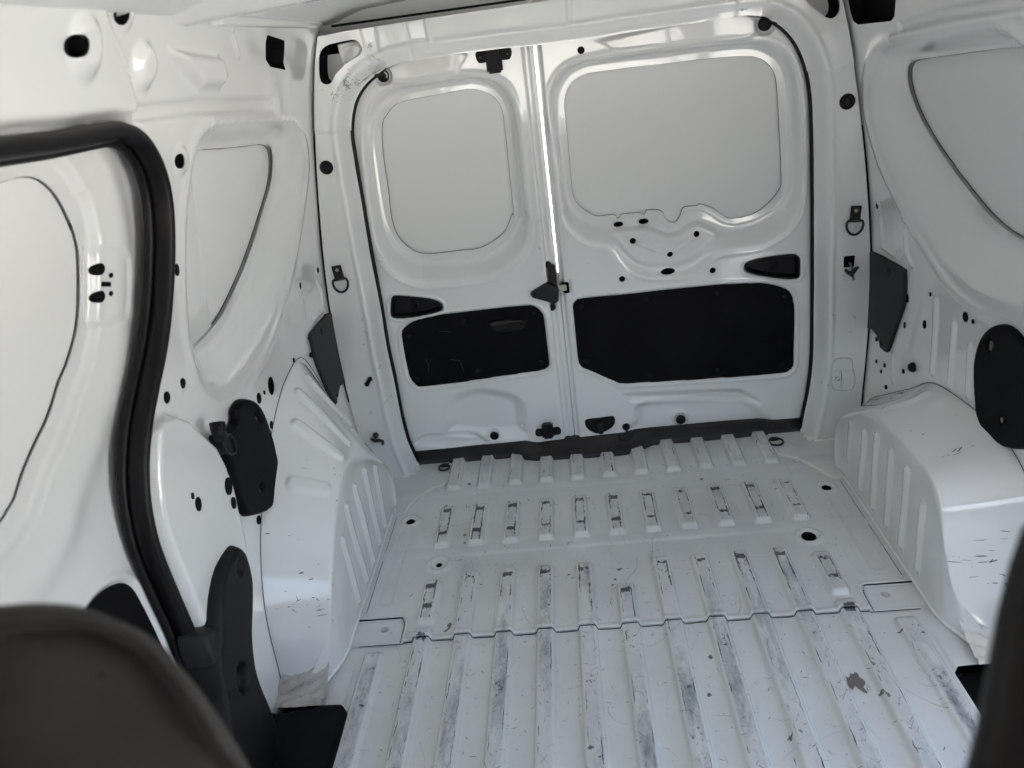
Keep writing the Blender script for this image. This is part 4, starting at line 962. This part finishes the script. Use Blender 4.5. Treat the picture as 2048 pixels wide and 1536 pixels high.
# ------------------------------------------------------------------ roof
roof_root = empty('ceiling', (0, 1.2, 1.28)); roof_root['kind'] = 'structure'
RO = Plane('roof', 1.29)
def roof_h(q):
    h = -.020 * (1 - (q[:, 0] / .62) ** 2) + .02 * S((np.abs(q[:, 0]) - .50) / .12)
    h += .004 * S((.02 - np.abs(q[:, 1] - 1.75)) / .01) * 0
    return h + .001 * np.sin(q[:, 0] * 9) * np.sin(q[:, 1] * 7)
sheet('roof_sheet', RO, None, roof_h, skin, roof_root, du=.012, bbox=(-.70, -.2, .70, 2.30))
def beam(y, wd, zlo, m_=paint):
    V = []; n = 40
    prof = [(-wd / 2 - .02, .035), (-wd / 2, .03), (-wd / 2 + .012, .0), (0, -.004), (wd / 2 - .012, 0), (wd / 2, .03), (wd / 2 + .02, .035)]
    for i in range(n):
        x = -.615 + 1.23 * i / (n - 1); cr_ = .018 * (1 - (x / .615) ** 2)
        for a, b in prof: V.append((x, y + a, zlo + b + cr_))
    k = len(prof); return mesh_obj('roof_bow', V, [(i * k + j, (i + 1) * k + j, (i + 1) * k + j + 1, i * k + j + 1) for i in range(n - 1) for j in range(k - 1)], m_, roof_root)
beam(1.33, .12, 1.262)
beam(.45, .12, 1.262)
for s_ in (-1, 1):
    tube('roof_rail', [(s_ * (W(1.262) - .012), 1.40 + .035 * k, 1.268) for k in range(20)], .010, paint, roof_root, 8)
box('header_gap', (0, 2.10, 1.262), (1.15, .02, .005), dark, roof_root, .001)

# ------------------------------------------------------------------ fittings
def tie_ring(label, c, n, s_=1, flip=0):
    """folded steel bracket with a D shaped ring hanging from it on the pillar"""
    root = empty('tie_down_ring', c); tag(root, label, 'tie-down ring', 'tie-down rings')
    c = Vector(c); up = Vector((s_ * -.08, 0, 1)).normalized(); n = Vector(n); sd = up.cross(n).normalized()
    box('bracket', c + n * .003 + up * .004, (.027, .036, .003), bmetal, root, .001, axes=(sd, up, n))
    tube('bracket_fold', [c + n * .007 - up * .015 + sd * a for a in (-.0135, .0135)], .0048, bmetal, root, 10)
    lathe('bolt', c + n * .004 + up * .010, n, [(.005, 0), (.005, .002), (.001, .003)], steel, root, 10)
    r_ = []
    for k in range(13):
        t = PI * k / 12; r_.append(c + n * (.008 + .004 * math.sin(t)) - up * (.024 + .027 * math.sin(t)) + sd * (.0212 * math.cos(t)))
    r_ += [c + n * .008 - up * .016 - sd * .018, c + n * .008 - up * .015 - sd * .010, c + n * .008 - up * .015 + sd * .010, c + n * .008 - up * .016 + sd * .018]
    tube('ring', r_, .0033, bmetal, root, 8, closed=True)
    return root
q = RF.uv(P('P', (677, 546)))[0]; tie_ring('black D ring on the left pillar beside the narrow rear door', (q[0], 2.079, q[1]), (0, -1, 0), 1)
q = RF.uv(P('P', (1710, 428)))[0]; tie_ring('black D ring on the right pillar above the wire clip', (q[0], 2.079, q[1]), (0, -1, 0), -1)
def floor_ring(label, x, y, ang, rad=.019):
    root = empty('tie_down_ring', (x, y, .01)); tag(root, label, 'tie-down ring', 'tie-down rings')
    pts = [(x + rad * math.cos(t + ang), y + rad * .9 * math.sin(t + ang) - .004, .016 + .002 * math.sin(t)) for t in np.linspace(0, 2 * PI, 20, endpoint=False)]
    tube('ring', pts, .0032, bmetal, root, 8, closed=True)
    box('bracket', (x, y + rad * .95, .013), (.024, .018, .006), bmetal, root, .002)
    tube('bracket_fold', [(x - .011, y + rad * .6, .015), (x + .011, y + rad * .6, .015)], .0045, bmetal, root, 8)
    return root
q = TH.uv(P('D2', (1285, 610)), .014)[0]; floor_ring('small black floor ring at the left end of the threshold strip', q[0], q[1], 0, .016)
q = TH.uv(P('D4', (407, 440)), .014)[0]; floor_ring('black floor ring at the right end of the threshold strip', q[0], q[1], 0, .020)
for p, r_, lb_ in (((653, 335), .0178, 'black round rubber plug high on the left pillar'), ((1694.5, 203), .0190, 'black round rubber plug high on the right pillar')):
    q = RF.uv([p])[0]; o = grom('pillar_plug', (q[0], 2.0795, q[1]), (0, -1, 0), r_); tag(o, lb_, 'rubber plug', 'plugs on the pillars')
# wire clip on the right pillar
q = RF.uv(P('B4', (895, 440)))[0]; wc = empty('wire_clip', (q[0], 2.078, q[1])); tag(wc, 'frayed wire end with black clip poking out of the right pillar', 'wire clip')
tube('wire', [(q[0] - .001, 2.078, q[1] + .012), (q[0] + .0005, 2.066, q[1] + .002), (q[0] + .002, 2.062, q[1] - .014), (q[0] + .007, 2.064, q[1] - .032)], .0032, scuff, wc, 8)
tube('clip', [(q[0] - .015, 2.070, q[1] - .004), (q[0] - .006, 2.062, q[1] - .012), (q[0] + .002, 2.058, q[1] - .009), (q[0] + .009, 2.062, q[1] - .004), (q[0] + .018, 2.070, q[1] - .001)], [.004, .0055, .006, .0055, .004], bmetal, wc, 8)
tube('clip', [(q[0] - .010, 2.070, q[1] - .010), (q[0] + .002, 2.060, q[1] - .020), (q[0] + .008, 2.066, q[1] - .010)], .005, bmetal, wc, 8)
# clips on the left pillar
q = RF.uv(P('B2', (787, 1193)))[0]; cg = empty('cable_clip', (q[0], 2.078, q[1])); tag(cg, 'small black slanted cable clip low on the left pillar', 'cable clip')
dx = Vector((.62, 0, .78)); box('clip_body', Vector((q[0], 2.074, q[1])), (.030, .010, .010), black, cg, .002, axes=(dx, Vector((0, 1, 0)), dx.cross(Vector((0, 1, 0)))))
box('clip_end', Vector((q[0], 2.071, q[1])) - dx * .010, (.011, .012, .013), black, cg, .003, axes=(dx, Vector((0, 1, 0)), dx.cross(Vector((0, 1, 0)))))
box('clip_end', Vector((q[0], 2.071, q[1])) + dx * .010, (.010, .012, .012), black, cg, .003, axes=(dx, Vector((0, 1, 0)), dx.cross(Vector((0, 1, 0)))))
q = RF.uv(P('D2', (835, 400)))[0]; hk = empty('strap_hook', (q[0], 2.078, q[1])); tag(hk, 'black hook with round head at the foot of the left pillar', 'hook')
lathe('head', (q[0], 2.076, q[1] + .004), (0, -1, 0), [(.009, 0), (.009, .006), (.006, .010), (.001, .011)], bmetal, hk, 16)
tube('arm', [(q[0] - .016, 2.074, q[1] - .006), (q[0] - .006, 2.068, q[1] - .010), (q[0] + .004, 2.066, q[1] - .010), (q[0] + .012, 2.064, q[1] - .009), (q[0] + .020, 2.064, q[1] - .013), (q[0] + .019, 2.064, q[1] - .022), (q[0] + .014, 2.066, q[1] - .026)], [.004, .006, .006, .005, .005, .0045, .002], bmetal, hk, 8)
# side covers
def cover(pl, tagd, pts, label, h0=.002, th=.012, screws=(), holes=(), name='side_cover', m_=blackp, group=None, cat='cover', bev=.006):
    poly = smooth_closed(pl.uv(pts if tagd is None else P(tagd, *pts), h0 + th * .5), 2)
    hh = [pl.uv(P(a, *b), h0 + th) for a, b in holes]
    o = plate(name, pl, poly, h0, th, m_, None, bev=bev, du=.004, holes=hh,
              extra=(lambda q: sum(disc(q, pl.uv(P(a, b), h0)[0], .011, -.004, .004) for a, b in screws)) if screws else None)
    tag(o, label, cat, group); return o
pl_pts = P('D1', (1600, 158), (1660, 165), (1710, 210), (1750, 300), (1790, 420), (1815, 530), (1832, 640), (1825, 750), (1800, 850), (1750, 905), (1660, 932), (1610, 918), (1570, 800), (1520, 640), (1470, 520), (1430, 440), (1500, 375), (1550, 290), (1540, 245), (1565, 185))
pod_l = cover(LW, None, pl_pts, 'rounded black cover on the left wall with a bracket at its front edge', .006, .014, (), (('D1', ((1675, 265), (1700, 235), (1735, 300), (1725, 330))), ('D1', ((1725, 700), (1748, 735), (1730, 770), (1712, 735)))), name='round_cover')
pr_pts = AR(P('B4', (1890, 820), (1950, 830), (2010, 890), (2048, 935), (2150, 1020), (2200, 1300)), P('D4', (2190, 300), (2120, 450), (2048, 495), (1930, 480), (1850, 430), (1790, 370), (1745, 265), (1732, 150), (1725, 0)), P('B4', (1730, 1050), (1755, 950), (1790, 880), (1840, 835)))
pod_r = cover(RW_, None, pr_pts, 'rounded black cover on the right wall above the wheel arch', .002, .012, (), (('B4', ((1790, 940), (1820, 905), (1850, 950), (1820, 1010))), ('D4', ((1880, 300), (1900, 265), (1925, 300), (1905, 340)))), name='round_cover')
for s_, pl, tg, pts in ((-1, LW, 'D1', ((1690, 300), (1730, 735))), (1, RW_, 'D4', ((1900, 305),)), (1, RW_, 'B4', ((1835, 965),))):
    for p in pts:
        c = pl.uv(P(tg, p), .01)[0]; box('spring_clip', (s_ * (W(c[1]) - .010), c[0], c[1]), (.004, .010, .018), steel, pod_l if s_ < 0 else pod_r, .001)
tl_pts = P('B2', (700, 700), (515, 750), (500, 760), (395, 885), (400, 930), (415, 1000), (430, 1060), (510, 1260), (560, 1345), (572, 1345), (580, 1300), (590, 1250), (615, 1215), (760, 1150), (760, 900))
cover(LW, None, tl_pts, 'flat charcoal cover on the left wall tucked behind the pillar', .002, .006, (('B2', (455, 870)), ('B2', (562, 1300))), name='corner_cover', m_=charcoal, group='corner covers beside the pillars', bev=.003)
tr_pts = P('B4', (900, 500), (1000, 350), (1070, 352), (1160, 400), (1255, 455), (1265, 480), (1262, 660), (1250, 720), (1205, 850), (1160, 980), (1140, 1008), (1100, 980), (1092, 930), (1040, 855), (900, 800))
cover(RW_, None, tr_pts, 'flat charcoal cover on the right wall tucked behind the pillar', .002, .006, (('B4', (1177, 475)), ('B4', (1122, 950))), name='corner_cover', m_=charcoal, group='corner covers beside the pillars', bev=.003)
q = LW.uv(P('B2', (403, 1023)), .004)[0]; tag(lathe('wall_stud', (-W(q[1]) + .002, q[0], q[1]), (1, 0, 0), [(.007, 0), (.007, .006), (.003, .009), (.001, .009)], rubber, None, 12), 'tiny black stud on the left wall beside the charcoal cover', 'stud')
q = RW_.uv(P('B4', (1315, 1105)), .004)[0]; tag(lathe('wall_stud', (W(q[1]) - .002, q[0], q[1]), (-1, 0, 0), [(.012, 0), (.012, .006), (.008, .012), (.001, .012)], rubber, None, 12), 'black stud on the right wall above the wheel arch', 'stud')
# belt bracket on the left wall
bb = empty('belt_bracket', (-.69, 1.25, .5)); tag(bb, 'black bracket with oval loop at the front edge of the left round cover', 'bracket')
def wl3(p, h): c = LW.uv(P('D1', p), h)[0]; return Vector((-(W(c[1]) - h), c[0], c[1]))
tube('arm', [wl3((1435, 315), .034), wl3((1440, 360), .036), wl3((1460, 410), .036)], [.014, .013, .013], black, bb, 12)
plate('foot', LW, smooth_closed(LW.uv(P('D1', (1440, 400), (1500, 375), (1530, 410), (1555, 470), (1550, 510), (1520, 520), (1490, 500), (1455, 455)), .034), 3), .018, .016, black, bb, bev=.005, du=.003)
tube('loop', [wl3(p, .036) for p in ((1490, 400), (1520, 395), (1545, 430), (1560, 480), (1555, 515), (1530, 525), (1500, 510), (1475, 470), (1470, 430))], .0022, bmetal, bb, 8, closed=True)
lathe('bolt', wl3((1445, 345), .044), (1, 0, 0), [(.008, 0), (.008, .004), (.002, .006)], rubber, bb, 12)

# lower left pillar trim (tall moulding) and black step panels
tp = LW.uv(P('E1', (1600, 45), (1640, 80), (1668, 160), (1688, 250), (1697, 330), (1697, 500), (1692, 650), (1712, 850), (1760, 1000), (1830, 1170), (1850, 1300), (1850, 1700), (1600, 1700), (1480, 1100), (1440, 900), (1440, 700), (1440, 500), (1455, 350), (1490, 200), (1560, 80)), .05)
pt = empty('pillar_trim', (-.69, 1.1, 0)); tag(pt, 'tall black grained moulding at lower left between seal and wheel arch', 'trim')
sc1 = LW.uv(P('E1', (1585, 210)), .05)[0]; sc2 = LW.uv(P('E1', (1605, 945)), .05)[0]
plate('moulding', LW, smooth_closed(tp, 2), .0, .05, black, pt, bev=.018, du=.004, extra=lambda q: disc(q, sc1, .016, -.006, .006) - .02 * S((1 - np.hypot((q[:, 0] - sc2[0]) / .024, (q[:, 1] - sc2[1]) / .030)) / .3))
tp2 = LW.uv(P('E1', (1470, 330), (1440, 500), (1405, 570), (1330, 625), (1312, 690), (1340, 800), (1400, 900), (1500, 1000), (1500, 700), (1490, 400)), .035)
plate('grained_wing', LW, smooth_closed(tp2, 2), .0, .044, charcoal, pt, bev=.014, du=.004)
def slab(name, pts, z, th, m_, label, cat):
    o = plate(name, Plane('floor', z), pts, 0, th, m_, None, bev=.004, du=.006); tag(o, label, cat); return o
q = [tuple(hit(2, .02, p)[:2]) for p in P('E2', (205, 1162), (400, 1130), (575, 1106), (615, 1112), (635, 1135), (636, 1165), (590, 1340), (530, 1560))]
slab('step_panel', smooth_closed(np.array(q + [(-.60, .95), (-.80, .93), (-.80, 1.17)]), 1), .004, .016, blackp, 'flat black step panel on the floor at lower left', 'step panel')
q = [tuple(hit(2, .004, p)[:2]) for p in P('E4', (1900, 815), (1730, 822), (1640, 838), (1600, 850), (1582, 885), (1600, 930), (1690, 1060), (1790, 1230), (1850, 1340))]
slab('step_panel', smooth_closed(np.array(q + [(.60, .9), (.8, .9), (.8, 1.2)]), 1), -.03, .010, blackp, 'black step recess on the floor at lower right', 'step panel')

# ------------------------------------------------------------------ foreground: seat back and post (close to the lens, out of focus)
def far(px, d): r_ = ray(px); r_ = r_ / np.linalg.norm(r_); return Vector(CAM + r_ * d)
so1 = P('E1', (-500, 900), (-420, 560), (-200, 480), (0, 462), (100, 452), (250, 446), (400, 452), (500, 465), (590, 485), (700, 530), (850, 590), (950, 640), (1050, 715), (1180, 850), (1300, 995), (1400, 1130), (1500, 1280), (1600, 1450), (1650, 1536), (1800, 1900), (600, 2100), (-400, 1800))
so1 = smooth_closed(so1, 3)
ctr = np.array([sum(p[0] for p in so1) / len(so1), sum(p[1] for p in so1) / len(so1)])
V = []; rings = []
levels = [(1.0, .50), (.985, .482), (.95, .468), (.88, .457), (.80, .455), (.74, .462), (.70, .466), (.60, .464), (.4, .460), (.2, .458), (.02, .457)]
back = [(1.0, .50), (.985, .52), (.93, .545), (.7, .56), (.02, .56)]
seat = empty('seat_back', tuple(far((300, 1500), .5))); tag(seat, 'dark grey seat back close to the lens at lower left', 'seat')
def shell(name, lv, m_):
    V = []; n = len(so1)
    for s_, d in lv:
        for p in so1: V.append(far((ctr[0] + (p[0] - ctr[0]) * s_, ctr[1] + (p[1] - ctr[1]) * s_), d))
    f = [(i * n + k, i * n + (k + 1) % n, (i + 1) * n + (k + 1) % n, (i + 1) * n + k) for i in range(len(lv) - 1) for k in range(n)]
    return mesh_obj(name, V, f, m_, seat)
shell('cushion', levels, fabric); shell('back_shell', back, black)
pp = [far(p, .42) for p in ((2130, 1020), (2120, 1070), (2112, 1150), (2094, 1260), (2075, 1390), (2056, 1500), (2022, 1640), (1995, 1800))]
tag(tube('grab_post', pp, [.008, .014, .0175, .019, .0195, .0195, .0195, .0195], rubber, None, 20), 'black rounded post close to the lens at lower right', 'post')

# ------------------------------------------------------------------ the cab behind the camera, open at its windows
cab = empty('cab', (0, -.8, 0)); cab['kind'] = 'structure'
def wallq(name, pts, m_): return mesh_obj(name, pts, [tuple(range(len(pts)))], m_, cab, smooth=False)
darkin = mat('dark_cab_plastic', (.05, .05, .052), .7)
headl = mat('pale_headliner', (.42, .41, .38), .8)
wallq('cab_roof', [(-.64, .3, 1.285), (.64, .3, 1.285), (.60, -.62, 1.26), (-.60, -.62, 1.26)], headl)
wallq('screen_header', [(-.66, -.60, 1.26), (.66, -.60, 1.26), (.66, -.74, 1.17), (-.66, -.74, 1.17)], headl)
for s_ in (-1, 1):
    lo_z = .86 if s_ < 0 else .70
    wallq('cab_side', [(s_ * .75, .32, -.12), (s_ * .75, -1.15, -.12), (s_ * .75, -1.15, lo_z), (s_ * .75, .32, lo_z)], darkin)
    wallq('cab_side', [(s_ * .75, -1.15, -.12), (s_ * .75, -1.75, -.12), (s_ * .75, -1.75, .72), (s_ * .75, -1.15, .72)], darkin)
    yb = -.40 if s_ < 0 else -.10  # unseen pillar panels, widened most at left to cut side-window light
    wallq('b_pillar', [(s_ * .75, .32, lo_z - .02), (s_ * .75, yb, lo_z - .02), (s_ * .70, yb, .9), (s_ * .64, yb, 1.29), (s_ * .64, .32, 1.29), (s_ * .72, .32, .9)], headl)
    wallq('side_rail', [(s_ * .67, .05, 1.16), (s_ * .66, -.80, 1.13), (s_ * .61, -.70, 1.29), (s_ * .64, .05, 1.29)], headl)
    wallq('screen_pillar', [(s_ * .68, -.62, 1.12), (s_ * .65, -.74, 1.17), (s_ * .74, -1.55, .66), (s_ * .75, -1.35, .66)], darkin)
wallq('dashboard', [(-.74, -1.25, .62), (.74, -1.25, .62), (.74, -1.7, .68), (-.74, -1.7, .68)], darkin)
wallq('dash_front', [(-.74, -1.25, .62), (.74, -1.25, .62), (.74, -1.15, -.1), (-.74, -1.15, -.1)], darkin)
wallq('cab_floor', [(-.76, .12, -.03), (.76, .12, -.03), (.76, -1.7, -.1), (-.76, -1.7, -.1)], darkin)

# ------------------------------------------------------------------ scuffs and scratches as thin flakes of bare primer
def ribbons(name, plane, items, hf, m_, parent, lift=.0005):
    V = []; f = []
    for pts, wd in items:
        pts = np.array(pts); n = len(pts)
        if n < 2: continue
        t = np.gradient(pts, axis=0); t /= np.linalg.norm(t, axis=1, keepdims=True) + 1e-9; nr = np.stack([-t[:, 1], t[:, 0]], 1)
        ww = wd * np.interp(np.linspace(0, 1, n), [0, .15, .5, .85, 1], [.1, .8, 1, .7, .1]) * rng.uniform(.5, 1.3, n)
        a = pts + nr * ww[:, None] / 2; b = pts - nr * ww[:, None] / 2
        A = plane.xyz(a, hf(a) + lift); B = plane.xyz(b, hf(b) + lift); k = len(V)
        V += list(A) + list(B); f += [(k + i, k + i + 1, k + n + i + 1, k + n + i) for i in range(n - 1)]
    if not V: return
    o = mesh_obj(name, V, f, m_, parent); o['kind'] = 'stuff'; return o
def curl(c, ln, ang, bend, n=9):
    p = [np.array(c)]; a = ang
    for k in range(n - 1):
        p.append(p[-1] + ln / (n - 1) * np.array([math.cos(a), math.sin(a)])); a += bend / n + rng.normal() * .12
    return np.array(p)
hfall = lambda q: np.where(q[:, 1] > 1.352, floor_h(q) + .0047, floor_h(q) - .001)
it = []; it2 = []
for _ in range(800):
    x = rng.uniform(-.56, .56); y = rng.uniform(.95, 2.1); ln = abs(rng.normal()) * .008 + .003
    it.append((curl((x, y), ln, rng.uniform(0, PI), rng.normal() * .6, 5), rng.choice([.0004, .0007, .0011, .0017])))
for _ in range(1100):                                                   # rub strokes on the rib tops
    r_ = ribs[rng.integers(len(ribs))]; 
    if r_[3] not in (4, 5): continue
    x = r_[0] + rng.uniform(-.012, .012); y = rng.uniform(.95, min(r_[2], 1.35) - .02); it2.append((curl((x, y), abs(rng.normal()) * .016 + .004, rng.normal() * .8 + PI / 2, rng.normal() * .25, 5), rng.uniform(.0003, .0009)))
for _ in range(9): it2.append((curl((rng.uniform(-.5, .5), rng.uniform(.95, 1.9)), rng.uniform(.06, .22), rng.uniform(0, 2 * PI), rng.normal() * 1.6, 16), .0006))
for i, (x, y0, y1, k) in enumerate(ribs):
    if k in (2, 3, 4):
        far_ = y1 - .022; near_ = y0 + .035 if k != 4 else y1 - .20
        for sd in (-1, 1):
            for _ in range(rng.integers(2, 6)):
                a = rng.uniform(near_, far_); ln = rng.uniform(.008, .05); b = min(a + ln, far_)
                it.append((np.stack([x + sd * .0118 + rng.normal(size=7) * .0006, np.linspace(a, b, 7)], 1), rng.uniform(.0012, .0034)))
        if k == 4:
            for _ in range(7): a = rng.uniform(.95, 1.33); it2.append((np.stack([x + rng.choice([-1, 1]) * .012 + rng.normal(size=8) * .0006, np.linspace(a, a + rng.uniform(.01, .06), 8)], 1), rng.uniform(.0007, .002)))
    if k == 1 and rng.random() < .8:
        a = rng.uniform(2.0, 2.08); sd = rng.choice([-1, 1]); it.append((np.stack([x + sd * .0115 + rng.normal(size=7) * .0008, np.linspace(a, a + .05, 7)], 1), .0022))
it3 = []
for _ in range(70):
    an = rng.choice([PI / 2, PI / 2, rng.uniform(0, PI)]) + rng.normal() * .25
    it3.append((curl((rng.uniform(-.55, .55), rng.uniform(.97, 2.0)), rng.uniform(.02, .14), an, rng.normal() * .3, 14), rng.uniform(.0003, .0007)))
for _ in range(900):
    it3.append((curl((rng.uniform(-.57, .57), rng.uniform(.95, 2.1)), rng.uniform(.001, .003), rng.uniform(0, PI), 0, 3), rng.uniform(.0008, .002)))
greyl = mat('grey_drag_mark', (.30, .30, .30), .6)
ribbons('drag_marks', FL, it3, hfall, greyl, floor_root)
ribbons('paint_chips', FL, it, hfall, scuff, floor_root); ribbons('scratch_marks', FL, it2, hfall, dscuff, floor_root)
def blob(c, pts_n=26, r=.02, ex=1.0, jag=.5, rot=0):
    o = []
    for k in range(pts_n):
        t = 2 * PI * k / pts_n; rr = r * (1 + jag * rng.uniform(-1, 1)); x, y = rr * math.cos(t) * ex, rr * math.sin(t)
        o.append((c[0] + x * math.cos(rot) - y * math.sin(rot), c[1] + x * math.sin(rot) + y * math.cos(rot)))
    return np.array(o)
def flakes(name, plane, polys, hf, m_, parent, lift=.0007):
    V = []; f = []
    for p in polys:
        k = len(V); n = len(p); c = p.mean(0)[None]; V += list(plane.xyz(p, hf(p) + lift)) + list(plane.xyz(c, hf(c) + lift)); f += [(k + i, k + (i + 1) % n, k + n) for i in range(n)]
    o = mesh_obj(name, V, f, m_, parent, smooth=False); o['kind'] = 'stuff'; return o
rust = mat('bare_rubbed_metal', (.17, .15, .14), .5)
big = FL.uv(P('E4', (905, 905), (925, 900), (950, 910), (960, 935), (985, 950), (1000, 965), (1000, 985), (985, 1000), (1015, 1035), (1010, 1045), (985, 1035), (950, 1010), (925, 985), (915, 1000), (918, 1020), (900, 1010), (885, 990), (870, 930), (880, 940), (895, 935)), .0)
flakes('bare_patch', FL, [big], hfall, rust, floor_root, .0012)
pls = []
for tg, pts in (('E3', ((790, 240), (760, 300), (745, 340), (455, 270), (480, 290), (605, 1000), (600, 1440), (665, 1500), (1390, 800), (1250, 1030), (1380, 1048))), ('E2', ((1420, 60), (745, 1150), (800, 905), (820, 900), (1300, 640), (1320, 610), (600, 1336), (865, 1420))), ('E4', ((1110, 1060), (1145, 1085), (1350, 620), (1380, 665), (1230, 640), (500, 1340))), ('D2', ((1422, 1070), (1450, 730), (1300, 875))), ('D3', ((1260, 612), (1820, 765), (1330, 700)))):
    for p in pts:
        c = FL.uv(P(tg, p))[0]; pls.append(blob(c, 14, rng.uniform(.002, .005), rng.uniform(.6, 1.8), .5, rng.uniform(0, PI)))
flakes('chip_spots', FL, pls, hfall, scuff, floor_root)
# vertical surfaces: chips on the pillars and frame corner
fr = []
for (tg, pts, sprd, n_) in (('A2', ((640, 565), (650, 550)), .012, 26), ('A2', ((600, 620), (700, 520), (560, 640)), .02, 16), ('A2', ((790, 315), (800, 310)), .004, 5), ('A2', ((820, 460),), .02, 10), ('B2', ((770, 890), (800, 930), (750, 950), (860, 1110), (905, 1335), (800, 1400), (720, 795)), .008, 3), ('B4', ((785, 760), (925, 770), (900, 882), (860, 510), (735, 1228), (785, 785)), .006, 3), ('B4', ((820, 1190), (800, 1180)), .006, 12)):
    for p in pts:
        c0 = RF.uv(P(tg, p))[0]
        for _ in range(n_): c_ = c0 + rng.normal(size=2) * sprd * .5; fr.append((curl(c_, abs(rng.normal()) * .005 + .002, rng.uniform(0, PI), rng.normal(), 4), rng.uniform(.0006, .0018)))
fr.append((RF.uv(P('A2', (690, 570), (740, 525), (790, 490), (850, 465))), .002)); fr.append((RF.uv(P('B4', (835, 1110), (838, 1160), (836, 1215))), .003))
ribbons('paint_chips', RF, fr, lambda q: frame_h(q) + .006 * (sd_poly(q, smooth_closed(plateW, 2)) < 0), scuff, frame_root)
def arch_marks(root, X, tagd, spots):
    items = []
    PX = Plane('X', X)
    for p, sprd, n_ in spots:
        c0 = PX.uv(P(tagd, p))[0]
        ba = rng.uniform(0, PI)
        for _ in range(int(n_ * rng.uniform(.3, .9)) + 1): items.append((curl(c0 + rng.normal(size=2) * np.array([sprd, sprd * 1.6]) * rng.choice([.2, .5, 1.0]), min(abs(rng.normal()) ** 2 * .005 + .0012, .011), ba + rng.normal() * .5, rng.normal() * .5, 5), rng.choice([.0005, .0008, .0014, .0022])))
    bv = arch.bv[1 if X > 0 else -1]
    sg = 1 if X > 0 else -1; V = []; f = []
    for pts, wd in items:
        n = len(pts); t = np.gradient(pts, axis=0); t /= np.linalg.norm(t, axis=1, keepdims=True) + 1e-9; nr = np.stack([-t[:, 1], t[:, 0]], 1); ok = True; vs = []
        for sgn in (1, -1):
            for i in range(n):
                a = pts[i] + sgn * nr[i] * wd / 2 * (1 if 0 < i < n - 1 else .2); h_ = bv.ray_cast(Vector((0, a[0], a[1])), Vector((sg, 0, 0)))
                if h_[0] is None: ok = False; break
                nn = h_[1]; nn = nn if nn.x * sg < 0 else -nn; vs.append(h_[0] + nn * .0006)
            if not ok: break
        if ok:
            k = len(V); V += vs; f += [(k + i, k + i + 1, k + n + i + 1, k + n + i) for i in range(n - 1)]
    if V: o = mesh_obj('paint_chips', V, f, scuff, root); o['kind'] = 'stuff'
arch_marks(archr, .602, 'D4', [((1240, 420), .03, 12), ((1380, 520), .012, 8), ((1350, 690), .01, 5), ((1530, 1170), .02, 14), ((1600, 1100), .02, 8), ((1540, 1260), .012, 8), ((1635, 1280), .012, 6), ((1540, 1400), .012, 7), ((1200, 850), .06, 10)])
arch_marks(archl, -.602, 'D2', [((760, 525), .03, 14), ((620, 650), .02, 10), ((600, 820), .02, 8), ((545, 1500), .02, 16), ((560, 1350), .02, 10), ((530, 1050), .015, 5), ((580, 560), .01, 4)])
arch_marks(archl, -.61, 'E2', [((545, 430), .022, 16), ((570, 470), .012, 8), ((430, 730), .015, 8), ((390, 850), .01, 5), ((530, 800), .01, 3), ((365, 920), .01, 4)])
